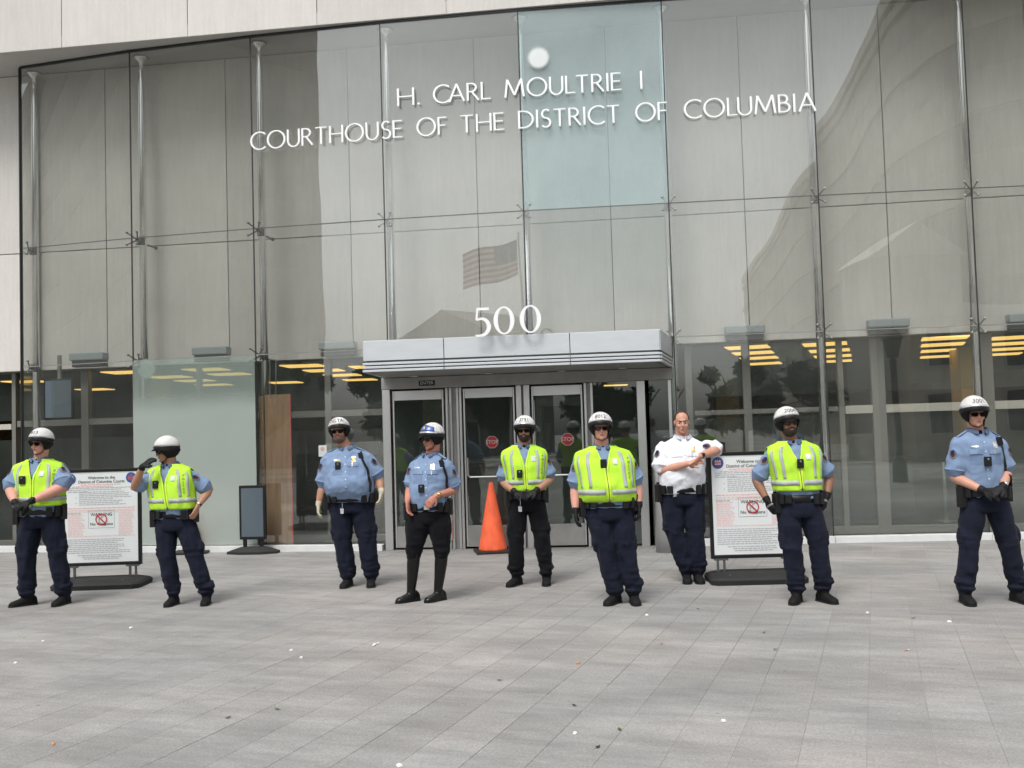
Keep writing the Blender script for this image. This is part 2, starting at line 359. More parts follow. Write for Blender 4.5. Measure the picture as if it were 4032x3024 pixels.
# ---------------------------------------------------------------- ground and paving
GA = R(19.6)                                 # the paving courses run this far right of the view axis
g = Vector((math.sin(GA), math.cos(GA))); h = Vector((math.cos(GA), -math.sin(GA)))
M_PAVE = paving_mat('granite_paving', GA, .305, .61)
M_BED = mat('paving_joint_mortar', (.345, .335, .315), .9, var=(.25, .5))
bm = bmesh.new()
bmesh.ops.create_grid(bm, x_segments=1, y_segments=1, size=400, matrix=Matrix.Translation((0, 0, -.0032)))
tag(mesh_obj('ground', bm, M_BED), kind='structure')
pav = empty('plaza_paving'); tag(pav, kind='structure')
WID, LEN, GAP = .318, .636, .0032
cells = []
org = atz(*(3421/1.8228, 2700/1.8228))
for i in range(-48, 48):
    for j in range(-40, 50):
        off = .5*LEN if i % 2 else 0
        c = Vector((org.x, org.y)) + h*((i+.5)*WID) + g*(j*LEN+off)
        if not (2.2 < c.y < 16.6): continue
        if abs(c.x) > 1.5 + c.y*.66: continue
        # stop at the kerb line
        lim = np.interp(c.x, [-10, -7.84, -5.86, -3.85, -1.81, .25, 2.32, 4.39, 6.48, 10], [16.7, 16.3, 15.75, 15.3, 14.95, 14.7, 14.45, 14.2, 14.05, 13.8])
        if c.y > lim+.3: continue
        cells.append((c, i, j))
def visible(c):
    return c.y > 4.4 and abs(c.x) < .3 + c.y*.52
cells.sort(key=lambda q: (0 if visible(q[0]) else 1, q[0].y))
def slab_verts(z=0.0, b=.0012):
    a, l = WID/2-GAP/2, LEN/2-GAP/2
    v = []
    for (aa, ll, zz) in ((a, l, -.03), (a, l, z-b), (a-b, l-b, z)):
        for sx, sy in ((-1, -1), (1, -1), (1, 1), (-1, 1)): v.append((sx*aa, sy*ll, zz))
    f = []
    for k in (0, 4):
        for q in range(4): f.append((k+q, k+(q+1) % 4, k+4+(q+1) % 4, k+4+q))
    f.append((8, 9, 10, 11)); return v, f
sv, sf = slab_verts()
tones = []
for k in range(12):
    me = bpy.data.meshes.new('paving_slab'); me.from_pydata(sv, [], sf); me.materials.append(M_PAVE)
    at_ = me.attributes.new('tone', 'FLOAT', 'FACE'); at_.data.foreach_set('value', [k/11]*len(sf)); tones.append(me)
nv, nf, ntone = [], [], []
Rg = Matrix.Rotation(-GA, 3, 'Z')
rng = random.Random(5)
for k, (c, i, j) in enumerate(cells):
    tn = min(1, max(0, rng.gauss(.5, .24))); dz = rng.uniform(-.0005, .0005)
    if k < 300:
        o = bpy.data.objects.new('paving_slab', tones[int(tn*11)]); o.location = (c.x, c.y, dz); o.rotation_euler = (0, 0, -GA); link(o, pav)
    else:
        b0 = len(nv)
        for p in sv:
            q = Rg @ Vector(p); nv.append((q.x+c.x, q.y+c.y, q.z+dz))
        nf += [tuple(b0+x for x in ff) for ff in sf]; ntone += [tn]*len(sf)
o = pydata_obj('paving_slabs', nv, nf, M_PAVE, pav); o['kind'] = 'stuff'
at_ = o.data.attributes.new('tone', 'FLOAT', 'FACE'); at_.data.foreach_set('value', ntone)

# ---------------------------------------------------------------- courthouse building
WA = -math.atan(.137)
e2 = Vector((math.cos(WA), math.sin(WA))); n2 = Vector((math.sin(WA), -math.cos(WA)))    # along the wall / outwards
H0, H1, H2, HB = 7.837, 4.858, 2.939, 2.9
def MW(Y0, out=0): # facade frame: x along, y inward, z up, origin on the plane at X=0
    M = Matrix.Rotation(WA, 4, 'Z'); M.translation = (n2.x*out, Y0+n2.y*out, 0); return M
MWL = MW(15.55); MFA = MW(14.58)
bld = empty('courthouse_building', (0, 16, 0), label='pale limestone courthouse with an overhanging upper storey above the glass entrance front', cat='building')
def bobj(name, bm, m, smooth=False, parent=None):
    o = mesh_obj(name, bm, m, None, smooth); o.parent = parent or bld
    if parent is None: o.matrix_parent_inverse = Matrix.Translation((0, -16, 0))
    return o
cw = 1/math.cos(WA)
def stone(name, M, x0, x1, z0, z1, th=.06, gap=.007):
    bm = bmesh.new(); box(bm, ((x0+x1)/2, th/2, (z0+z1)/2), (x1-x0-2*gap, th, z1-z0-2*gap), M, .006); bobj(name, bm, M_STONE)
wj = [-12.7, -10.65, -8.6, -6.55, -4.49, -2.47, -.45, 1.58, 3.56, 5.58, 7.6, 9.6, 11.6]
for a, b in zip(wj, wj[1:]):
    stone('stone_panel', MWL, a*cw, b*cw, HB, 4.85); stone('stone_panel', MWL, a*cw, b*cw, 4.85, H0)
fj = [-12.95, -10.9, -8.87, -6.84, -4.79, -2.76, -.80, 1.24, 3.3, 5.34, 7.4, 9.4, 11.4]
for a, b in zip(fj, fj[1:]):
    stone('stone_panel', MFA, a*cw, b*cw, H0, 10.9, .08, .006)
bm = bmesh.new(); box(bm, (-.5, .068+.15, (HB+H0)/2), (24.6, .3, H0-HB), MWL); bobj('wall_core', bm, M_JOINT)
bm = bmesh.new(); box(bm, (-.5, .09+.2, 9.4), (24.6, .4, 2.9), MFA); bobj('fascia_core', bm, M_JOINT)
bm = bmesh.new(); box(bm, (-.5, .60, H0+.10), (24.6, 1.18, .19), MFA); bobj('soffit', bm, M_PLASTER)
bm = bmesh.new(); box(bm, (-.5, 3.5, 10.85), (24.6, 6.0, .15), MFA); bobj('roof_slab', bm, M_PLASTER)
# lobby
bm = bmesh.new(); box(bm, (-.5, 10.5, HB+.1), (24.6, 20.9, .2), MWL @ Matrix.Translation((0, .0, 0))); bobj('lobby_ceiling', bm, M_INCEIL)
bm = bmesh.new(); box(bm, (-.5, 20.9, 1.5), (24.6, .2, 3.0), MWL); bobj('lobby_back_wall', bm, M_INWALL)
for x in (-12.7, 11.7):
    bm = bmesh.new(); box(bm, (x, 10.5, 1.5), (.2, 20.6, 2.99), MWL); bobj('lobby_side_wall', bm, M_INWALL)
bm = bmesh.new()
V = [(-7.837, 16.259), (-5.859, 15.706), (-3.846, 15.267), (-1.811, 14.891), (.246, 14.594), (2.316, 14.379), (4.393, 14.169), (6.476, 14.009), (8.56, 13.88)]
vs = [bm.verts.new((x, y+.05, .012)) for x, y in [(-12.6, 17.2)]+V+[(12.0, 13.6)]] + [bm.verts.new((14, 36, .012)), bm.verts.new((-10, 38, .012))]
bm.faces.new(vs); bmesh.ops.solidify(bm, geom=bm.faces[:], thickness=.05)
o = mesh_obj('lobby_floor', bm, M_INFLOOR); tag(o, kind='structure')
# things seen in the lobby
def lobby_column(x, y, w, mt, lab):
    o = box_obj('lobby_column', (x, y, 1.455), (w, w, 2.88), mt, bev=.01); tag(o, lab, 'column', 'columns inside the lobby')
lobby_column(7.9, 17.6, .42, M_BEIGE, 'beige column inside the lobby behind the bearded officer\'s glass bay at far right')
lobby_column(-6.9, 19.5, .5, M_BEIGE, 'tan column inside the lobby at the far left of the glass front')
lobby_column(-1.6, 21, .5, M_FRAME, 'grey column deep in the lobby left of the entrance doors')
lobby_column(4.6, 22, .5, M_FRAME, 'grey column deep in the lobby right of the entrance doors')
# ceiling strip lights: centres on the ceiling plane
LP = [(1615, 750), (1627, 762), (1640, 773), (1651, 785), (1782, 743), (1792, 757), (1799, 769), (1803, 780), (2041, 730), (2036, 744), (2032, 757), (2027, 770),
      (2190, 729), (2180, 742), (2172, 754), (2165, 765), (655, 790), (700, 800), (740, 810), (778, 820), (616, 826), (205, 841), (273, 804), (56, 824),
      (446, 798), (496, 808), (367, 814), (421, 822), (462, 831), (800, 792), (1230, 857), (1330, 832), (1368, 847), (1385, 857), (1222, 866)]
pieces = [('behind the right bays', 4), ('second right bay', 4), ('third', 4), ('fourth', 4)]
lamp0 = None
for k, (x, y) in enumerate(LP):
    q = atz(x, y, HB-.03)
    if q.y > 33: continue
    if lamp0 is None:
        r0 = empty('ceiling_light', (0, 0, 0)); r0['category'] = 'ceiling light'
        box_obj('housing', (0, 0, .012), (.70, .66, .036), M_FRAME, r0, bev=.004)
        box_obj('diffuser', (0, 0, -.012), (.64, .56, .02), M_LAMP, r0); lamp0 = r0; r = r0
    else:
        r = lamp0.copy(); link(r)
        for ch in list(lamp0.children): c2 = ch.copy(); link(c2, r)
    r.location = (q.x, q.y, HB-.02); r.rotation_euler = (0, 0, -GA if k < 16 else -R(4))
    nth = ['nearest', 'second', 'third', 'farthest'][k % 4]
    ORD = ['topmost', 'second from the top', 'third from the top', 'fourth from the top', 'lowest', 'sixth']
    if k < 16: lab = 'yellow ceiling strip %s of the four above the %s' % (['topmost', 'second', 'third', 'lowest'][k % 4], ['white-shirted man', 'bearded officer', 'gap between the last two officers', 'rightmost officer'][k//4])
    elif k == 29 or k < 21: lab = 'yellow ceiling strip just left of the canopy, %s there' % (ORD[{16: 0, 29: 1, 17: 2, 18: 3, 19: 4, 20: 5}[k]])
    elif k == 21: lab = 'single yellow ceiling strip right of the dark television screen'
    elif k == 22: lab = 'cut off yellow ceiling strip at the left edge of the dusty panel'
    elif k == 23: lab = 'yellow ceiling strip at the far left edge above the leftmost officer'
    elif k < 29: lab = 'blurred yellow ceiling strip behind the dusty panel, %s there' % ORD[k-24]
    else: lab = 'small lit ceiling strip inside the doors, %s' % (['left above the second stop sign', 'topmost in the open doorway', 'middle one in the open doorway', 'lowest in the open doorway', 'farthest left and dimmest'][k-30])
    r['label'] = lab; r['group'] = ['ceiling strips right of the entrance', 'ceiling strips left of the canopy', 'ceiling strips at far left', 'ceiling strips behind the dusty glass', 'ceiling strips inside the doors'][0 if k < 16 else 1 if (k < 21 or k == 29) else 2 if k < 24 else 3 if k < 29 else 4]
# inner glazing in the wall plane
iw = empty('inner_glazing_screen', (0, 15.6, 0), label='grey metal framed inner glazing under the stone wall behind the outer glass', cat='window screen')
def iobj(name, bm, m):
    o = mesh_obj(name, bm, m); o.parent = iw; o.matrix_parent_inverse = Matrix.Translation((0, -15.6, 0)); return o
mul = [(-9.9, .08), (-8.3, .07), (-7.05, .13), (-6.15, .08), (-5.1, .06), (-4.0, .08), (-2.95, .10), (-2.0, .07), (2.65, .10), (3.5, .12), (4.85, .08), (5.38, .19), (6.9, .16), (8.4, .08), (9.9, .08)]
for x, w_ in mul:
    bm = bmesh.new(); box(bm, (x*cw, .22, HB/2), (w_, .12, HB-.02), MWL, .006); iobj('mullion', bm, M_FRAME)
for a, b, z, hh, mm in ((-12.4, -8.35, 2.0, .09, M_RAIL), (-8.25, -2.03, 2.04, .10, M_FRAME), (2.72, 4.80, 1.86, .07, M_FRAME), (4.9, 11, 1.84, .12, M_RAIL)):
    bm = bmesh.new(); box(bm, ((a+b)/2*cw, .215, z), ((b-a)*cw, .09, hh), MWL, .005); iobj('transom', bm, mm)
for a, b in ((-12.4, -2.05), (2.3, 11)):
    bm = bmesh.new(); box(bm, ((a+b)/2*cw, .22, .07), ((b-a)*cw, .10, .11), MWL, .005); iobj('bottom_rail', bm, M_FRAME)
gx = [-12.4, -9.9, -8.3, -7.05, -6.15, -5.1, -4.0, -2.95, -2.0]
for a, b in list(zip(gx, gx[1:])) + list(zip([2.65, 3.5, 4.85, 5.38, 6.9, 8.4, 9.9], [3.5, 4.85, 5.38, 6.9, 8.4, 9.9, 11])):
    for z0, z1 in ((.13, 1.78), (2.1, HB-.02)):
        bm = bmesh.new(); box(bm, ((a+b)/2*cw, .235, (z0+z1)/2), ((b-a)*cw-.09, .012, z1-z0), MWL); iobj('pane', bm, M_GLASS_IN)
# television screen hanging inside at far left
q0 = at(128, 862, 16.15); o = empty('wall_screen', tuple(q0)); tag(o, 'dark television screen hanging behind the leftmost glass bay', 'screen')
box_obj('casing', (0, 0, 0), (.46, .07, .64), M_BLACK, o, bev=.01); box_obj('display', (0, -.037, 0), (.41, .006, .59), M_SCREEN, o)
box_obj('bracket', (0, .02, .50), (.05, .05, .40), M_FRAME, o)
# floodlight boxes on the wall foot, one per bay
FX = [(192, 772, 16.2), (457, 760, 15.95), (730, 748, 15.75), (1608, 714, 14.95), (1918, 700, 14.7), (2222, 688, 14.45)]
M_FIX = mat('pale_blue_diffuser', (.33, .39, .41), .3); 
nm = ['left end bay', 'above the dusty panel', 'just left of the canopy', 'above the white-shirted man', 'right of the bearded officer', 'at the right edge']
for (x, y, Y), n_ in zip(FX, nm):
    q = at(x, y, Y); o = empty('wall_fixture', (q.x, q.y, q.z), WA, 'grey blue box light low on the stone wall, '+n_, 'light fixture', 'box lights along the wall foot')
    box_obj('diffuser', (0, 0, .01), (.58, .20, .12), M_FIX, o, bev=.02); box_obj('housing', (0, .03, -.10), (.54, .15, .10), M_STEELD, o, bev=.01)
# security desk pieces, dim in the lobby
def blob(name, c, s, mt, lab, cat):
    o = box_obj(name, c, s, mt, bev=.02); tag(o, lab, cat)
t = empty('baggage_scanner', (5.9, 17.4, 0), -.1, 'dark grey baggage scanner inside the right part of the lobby', 'scanner')
box_obj('cabinet', (0, 0, .55), (1.5, .8, 1.0), M_STEELD, t, bev=.03); box_obj('tunnel_hood', (0, 0, 1.2), (.8, .85, .5), M_FRAME, t, bev=.04); box_obj('conveyor', (-1.1, 0, .65), (.8, .6, .08), M_BLACK, t, bev=.01)
for s in (-1.4, -.8):
    box_obj('leg', (s, 0, .31), (.05, .4, .6), M_STEELD, t)
for k, (x, y) in enumerate(((-6.6, 18.6), (-3.1, 18.3), (3.6, 17.8), (9.2, 18.6))):
    t = empty('lobby_bench', (x, y, 0), -.14, 'low dark bench inside the lobby, %s of four' % ['leftmost', 'second from left', 'third from left', 'rightmost'][k], 'bench', 'lobby benches')
    box_obj('seat', (0, 0, .43), (1.5, .45, .07), M_BLACK, t, bev=.01); box_obj('backrest', (0, .22, .72), (1.5, .05, .35), M_BLACK, t, bev=.01)
    for s in (-.6, .6): box_obj('leg', (s, 0, .205), (.05, .38, .38), M_STEELD, t)
for k, x in enumerate((-8.6, -5.6, -2.6, .6, 3.8, 6.8, 9.6)):
    y = 15.55+20.7-.137*x; t = empty('wall_panel_picture', (x, y-.1, 1.5), WA, 'framed notice board on the back wall of the lobby, number %s from the left edge' % ['one', 'two', 'three', 'four', 'five', 'six', 'seven'][k], 'notice board', 'notice boards on the lobby wall')
    box_obj('frame', (0, 0, 0), (1.5, .04, 1.1), M_FRAME, t); box_obj('sheet', (0, -.025, 0), (1.38, .01, .98), [M_PAPER, M_BEIGE, M_SCREEN][k % 3], t)
for k, (x, y) in enumerate(((-.9, 17.0), (.5, 16.8), (1.5, 17.2), (3.0, 16.6), (6.9, 16.4), (-4.9, 17.2))):
    t = empty('queue_post', (x, y, 0), 0, 'slim queue post in the lobby, %s from the left' % ['second', 'third', 'fourth', 'fifth', 'sixth', 'first'][k], 'post', 'queue posts in the lobby')
    bm = bmesh.new(); tube(bm, [(0, 0, 0), (0, 0, .95)], [.03, .03], 10); mesh_obj('post', bm, M_STEEL, t, True); bm = bmesh.new(); bmesh.ops.create_cone(bm, cap_ends=True, segments=20, radius1=.17, radius2=.15, depth=.03, matrix=Matrix.Translation((0, 0, .03))); mesh_obj('base', bm, M_STEELD, t)
t = empty('metal_detector', (.9, 18.2, 0), -.12, 'grey walk-through metal detector inside the entrance doors', 'metal detector')
for s in (-.42, .42): box_obj('side_panel', (s, 0, 1.05), (.10, .55, 2.1), M_FRAME, t, bev=.02)
box_obj('top_panel', (0, 0, 2.18), (.94, .35, .16), M_FRAME, t, bev=.02)
t = empty('security_desk', (-.2, 19.5, 0), 0, 'brown security desk inside the entrance doors', 'desk')
box_obj('front_panel', (0, 0, .55), (2.2, .06, 1.08), mat('desk_wood', (.12, .06, .035), .5), t, bev=.01); box_obj('top', (0, .3, 1.12), (2.3, .7, .05), M_FRAME, t, bev=.01)

# ---------------------------------------------------------------- curved outer glass front
gf = empty('glass_facade', (0, 14.6, 0), label='tall curved frameless glass front on steel masts with white raised lettering', cat='glass facade')
def gobj(name, bm, m, parent=None, smooth=False):
    o = mesh_obj(name, bm, m, None, smooth); o.parent = parent or gf
    if parent is None: o.matrix_parent_inverse = Matrix.Translation((0, -14.6, 0))
    return o
V2 = [Vector(p) for p in V]
def nrm(i):   # outward normal at joint i
    a = V2[max(i-1, 0)]; b = V2[min(i+1, len(V2)-1)]; d = (b-a).normalized(); return Vector((d.y, -d.x))
for i in range(8):
    a, b = V2[i], V2[i+1]; d = (b-a).normalized(); gp = .008
    a1, b1 = a+d*gp, b-d*gp
    for r_, (z0, z1) in enumerate(((.10, H2-.008), (H2+.008, H1-.008), (H1+.008, H0-.03))):
        if r_ == 0 and i in (3, 4): continue
        nn = Vector((d.y, -d.x)); off = nn*(.03 if (i == 1 and r_ == 0) else 0) + nn*random.uniform(-.003, .003)
        tl = random.uniform(-.004, .004)
        bm = bmesh.new(); span(bm, a1+off, b1+off, .012, z0, z1)
        mt = M_DUSTY if (i == 1 and r_ == 0) else M_FROST if (i == 4 and r_ == 2) else M_GLASS_LOW if r_ == 0 else M_GLASS
        o = gobj('glass_pane', bm, mt)
        if mt is M_DUSTY: o['label'] = 'dusty greenish replacement glass panel at ground level'
        if mt is M_FROST: o['label'] = 'paler bluish glass panel at the top'
# side return of the glass at the left end
bm = bmesh.new(); span(bm, (-7.84, 16.275), (-7.76, 16.60), .012, .1, H0-.03); gobj('glass_pane', bm, M_GLASS)
for i in range(9):
    p = V2[i]; nn = nrm(i); d = Vector((-nn.y, nn.x))
    z0 = 2.93 if i in (3, 4) else .09
    bm = bmesh.new(); span(bm, p-d*.008-nn*.001, p+d*.008-nn*.001, .018, z0, H0-.02)
    if i == 0: span(bm, p-d*.03, p-d*.008, .05, z0, H0-.02)
    gobj('joint_seal', bm, M_SEAL)
for i in range(8):
    a, b = V2[i], V2[i+1]
    for z in (H1, H2):
        if z == H2 and i in (3, 4): continue
        bm = bmesh.new(); span(bm, a.lerp(b, .006), a.lerp(b, .994), .016, z-.006, z+.006); gobj('joint_seal', bm, M_ALUD if z == H2 else M_STEELD)
    bm = bmesh.new(); span(bm, a.lerp(b, -.004), a.lerp(b, 1.004), .05, H0-.03, H0-.001); gobj('head_channel', bm, M_SEAL)
mast_pos = []
for i in range(9):
    nn = nrm(i); p = V2[i] - nn*.30
    if i == 7: p = p + Vector((.06, 0))
    mast_pos.append(p); z0 = 2.93 if i in (3, 4) else .02
    bm = bmesh.new()
    prof = [(.058, z0), (.058, H0-.62), (.045, H0-.30), (.03, H0-.10), (.10, H0-.035), (.13, H0-.005)]
    loft(bm, [[Vector((p.x+r*math.cos(2*math.pi*k/20), p.y+r*math.sin(2*math.pi*k/20), z)) for k in range(20)] for r, z in prof])
    ms = gobj('mast', bm, M_STEELP, smooth=True)
    for z in (H1, H2):
        if z == H2 and i in (3, 4): continue
        bm = bmesh.new(); d = Vector((-nn.y, nn.x)); c0 = p+nn*.10
        box(bm, (0, 0, 0), (.10, .10, .13), Matrix.Translation((p.x+nn.x*.03, p.y+nn.y*.03, z)) @ Matrix.Rotation(math.atan2(nn.y, nn.x), 4, 'Z'), .01)
        tube(bm, [(p.x, p.y, z), (c0.x+nn.x*.05, c0.y+nn.y*.05, z)], [.02, .02], 8)
        for sx in (-1, 1):
            if i == 0 and sx < 0: continue
            for sz in (-1, 1):
                bq = V2[i]+d*sx*.09-nn*.008; tube(bm, [(c0.x+nn.x*.05, c0.y+nn.y*.05, z), (bq.x, bq.y, z+sz*.095)], [.012, .010], 8)
                tube(bm, [(bq.x-nn.x*.01, bq.y-nn.y*.01, z+sz*.095), (bq.x+nn.x*.018, bq.y+nn.y*.018, z+sz*.095)], [.017, .017], 10, ref=(0, 0, 1), capround=False)
        o = mesh_obj('spider_fitting', bm, M_STEELD if i < 3 else M_ALUD, ms, True)
        # short strut back to the stone wall with a little foot
    bm = bmesh.new()
    wp = p - nn*.30
    if i in (1, 2):
        for z in (H1-.03, H2-.03):
            tube(bm, [(p.x, p.y, z), (wp.x+.04, wp.y-.03, z-.03)], [.014, .014], 8)
            ellipsoid(bm, (wp.x+.04, wp.y-.03, z-.03), (.03, .03, .03), seg=10, rin=8)
        mesh_obj('wall_strut', bm, M_STEELD, ms, True)
    else: bm.free()
# white discs stuck to the glass
def disc(c, r, name, lab):
    me = bpy.data.meshes.new(name); n = 32
    vs = [(0, 0, 0)]+[(r*math.cos(2*math.pi*k/n), 0, r*math.sin(2*math.pi*k/n)) for k in range(n)]
    me.from_pydata(vs, [], [(0, 1+k, 1+(k+1) % n) for k in range(n)]); me.materials.append(M_DISC)
    o = bpy.data.objects.new(name, me); o.location = c; o.rotation_euler = (0, 0, R(-6)); C.objects.link(o); o.parent = gf; o.matrix_parent_inverse = Matrix.Translation((0, -14.6, 0)); o['label'] = lab
q = at(1163, 125, 14.50); disc(q, .19, 'adhesive_disc', 'hazy white disc on the pale top panel')
q = at(316, 797, 15.72); disc((q.x, q.y, q.z), .16, 'adhesive_disc', 'hazy white disc in the corner of the dusty panel')

# raised lettering: every letter a part, drawn with strokes, following the bend of the glass
def arc(cx, cy, rx, ry, a0, a1, n=14): return [(cx+rx*math.cos(R(a0+(a1-a0)*k/n)), cy+ry*math.sin(R(a0+(a1-a0)*k/n))) for k in range(n+1)]
GL = {
 'H': (.70, [[(0, 0), (0, 1)], [(.70, 0), (.70, 1)], [(0, .52), (.70, .52)]]),
 '.': (.08, [[(.04, 0), (.04, .11)]]),
 'C': (.78, [arc(.5, .5, .5, .5, 48, 312, 22)]),
 'A': (.80, [[(0, 0), (.40, 1)], [(.40, 1), (.80, 0)], [(.15, .34), (.65, .34)]]),
 'R': (.56, [[(0, 0), (0, 1)], [(0, .96), (.20, .96)]+arc(.20, .73, .25, .23, 90, -90, 10)+[(0, .50)], [(.22, .50), (.58, 0)]]),
 'L': (.46, [[(0, 0), (0, 1)], [(0, .04), (.46, .04)]]),
 'M': (.98, [[(0, 0), (.12, 1)], [(.12, 1), (.49, .12)], [(.49, .12), (.86, 1)], [(.86, 1), (.98, 0)]]),
 'O': (.98, [arc(.49, .5, .49, .5, 0, 360, 32)]),
 'U': (.64, [[(0, 1), (0, .36)]+arc(.32, .34, .32, .34, 180, 360, 14)+[(.64, 1)]]),
 'T': (.64, [[(0, .96), (.64, .96)], [(.32, 0), (.32, .96)]]),
 'I': (.06, [[(.03, 0), (.03, 1)]]),
 'E': (.48, [[(0, 0), (0, 1)], [(0, .96), (.47, .96)], [(0, .52), (.42, .52)], [(0, .04), (.48, .04)]]),
 'S': (.46, [arc(.25, .745, .21, .235, 40, 270, 12)+arc(.23, .26, .24, .25, 90, -140, 12)]),
 'D': (.74, [[(0, 0), (0, 1)], [(0, .96), (.22, .96)]+arc(.22, .5, .52, .46, 90, -90, 16)+[(0, .04)]]),
 'F': (.44, [[(0, 0), (0, 1)], [(0, .96), (.44, .96)], [(0, .52), (.39, .52)]]),
 'B': (.52, [[(0, 0), (0, 1)], [(0, .96), (.20, .96)]+arc(.20, .745, .21, .215, 90, -90, 10)+[(0, .53)], [(.20, .53)]+arc(.22, .285, .29, .245, 90, -90, 10)+[(0, .04)]]),
}
def letter_bm(ch, H, xs, wt=.105, dep=.028):
    bm = bmesh.new(); W_, st = GL[ch]
    for si, pl in enumerate(st):
        P = [Vector((x*H*xs, y*H)) for x, y in pl]; n = len(P); L = []
        closed = (P[0]-P[-1]).length < 1e-6 and n > 4
        for i in range(n):
            a = P[i-1] if i > 0 else (P[n-2] if closed else P[i]); b = P[i+1] if i < n-1 else (P[1] if closed else P[i])
            t = (b-a).normalized(); v = Vector((-t.y, t.x))
            th = wt*H*(.62+.45*abs(t.y))/2       # thick stems, thinner bars
            L.append((P[i]+v*th, P[i]-v*th))
        d0 = dep + si*.0012
        vs = [[bm.verts.new((q.x, y, q.y)) for q, y in ((l, 0), (l, -d0), (r, -d0), (r, 0))] for l, r in L]
        for A, B in zip(vs, vs[1:]):
            for k in range(4): bm.faces.new((A[k], A[(k+1) % 4], B[(k+1) % 4], B[k]))
        if not closed: bm.faces.new(vs[0][::-1]); bm.faces.new(vs[-1])
    return bm, W_*H*xs
lett = empty('lettering', (0, 14.6, 6.2)); lett.parent = gf; lett.matrix_parent_inverse = Matrix.Translation((0, -14.6, 0)); lett['label'] = 'white raised capital letters'
def facet(s):
    i = max(0, min(7, int(s))); t = s-i; a, b = V2[i], V2[i+1]; d = (b-a).normalized(); return a+(b-a)*t, d
def word(txt, s0, s1, z, H):
    L = 2.074; tot = (s1-s0)*L; sp = .20*H
    raw = sum(GL[c][0]*H for c in txt); n = len(txt)-1
    raw -= .15*H*sum(1 for a_, b_ in zip(txt, txt[1:]) if a_+b_ in ('LT', 'CA', 'LU'))
    xs = (tot)/(raw+n*sp); spx = sp*xs; cur = 0
    for ci, ch in enumerate(txt):
        bm, w_ = letter_bm(ch, H, xs)
        pc, d = facet(s0+(cur+w_/2)/L); nn = Vector((d.y, -d.x))
        o = mesh_obj('letter', bm, M_LETTER); an = math.atan2(d.y, d.x)
        st = pc - d*w_/2 + nn*.05
        o.matrix_world = Matrix.Translation((st.x, st.y, z)) @ Matrix.Rotation(an, 4, 'Z')
        mw = o.matrix_world.copy(); o.parent = lett; o.matrix_parent_inverse = Matrix.Translation((0, -14.6, -6.2)); o.matrix_basis = mw
        cur += w_+spx - (.15*H*xs if txt[ci:ci+2] in ('LT', 'CA', 'LU') else 0)
CAP = .262
for t_, a, b in (('COURTHOUSE', 2.01, 3.155), ('OF', 3.265, 3.475), ('THE', 3.575, 3.885), ('DISTRICT', 3.99, 4.685), ('OF', 4.80, 5.01), ('COLUMBIA', 5.13, 6.0)):
    word(t_, a, b, 6.045, CAP)
for t_, a, b in (('H.', 3.13, 3.285), ('CARL', 3.39, 3.795), ('MOULTRIE', 3.90, 4.705), ('I', 4.83, 4.855)):
    word(t_, a, b, 6.515, CAP)

# kerb under the glass
kb = empty('kerb', (0, 15, 0)); tag(kb, kind='structure')
segs = [((-12.4, 17.15), V[0]), (V[0], V[1]), (V[1], V[2]), (V[2], (-1.93, 14.905)), ((2.30, 14.365), V[6]), (V[6], V[7]), (V[7], V[8])]
for a, b in segs:
    a = Vector(a); b = Vector(b); d = (b-a).normalized(); nn = Vector((d.y, -d.x))
    bm = bmesh.new(); span(bm, a+d*.002+nn*.02, b-d*.002+nn*.02, .16, -.02, .088, .006)
    o = mesh_obj('kerb_stone', bm, M_KERB, kb); o.matrix_parent_inverse = Matrix.Translation((0, -15, 0))

# ---------------------------------------------------------------- entrance: doors, canopy
en = empty('entrance_doors', (0, 14.7, 0), label='stainless steel framed glass entrance doors under the canopy', cat='doors')
PI_ = Matrix.Translation((0, -14.7, 0))
def eobj(name, bm, m, parent=None, smooth=False):
    o = mesh_obj(name, bm, m, None, smooth); o.parent = parent or en
    if parent is None: o.matrix_parent_inverse = PI_
    return o
def DP(x): return Vector((x, 14.90 - (x+1.87)*.134))
def bar(name, xa, xb, z0, z1, th, m, off=0, parent=None, bev=.004):
    nn = Vector((-.133, -.991)); bm = bmesh.new(); span(bm, DP(xa)+nn*off, DP(xb)+nn*off, th, z0, z1, bev); return eobj(name, bm, m, parent)
bar('door_post', -1.895, -1.78, 0, 2.33, .14, M_STEEL); bar('door_post', .055, .135, 0, 2.33, .10, M_STEEL); bar('door_post', .165, .25, 0, 2.33, .10, M_STEEL)
bar('door_post', 1.765, 1.88, 0, 2.33, .14, M_STEEL)
bar('head_rail', -1.90, 2.26, 2.335, 2.50, .16, M_ALUD, 0)
for a_, b_ in ((-.978, -.737), (.137, .163), (1.022, 1.15)): bar('post_infill', a_, b_, 0, 2.33, .02, M_ALUD, -.03)
for x in (-.955, -.90, -.80, -.755): bar('door_stile', x-.018, x+.018, 0, 2.33, .05, M_STEEL)
for x in (1.04, 1.13): bar('door_stile', x-.018, x+.018, 0, 2.33, .05, M_STEEL)
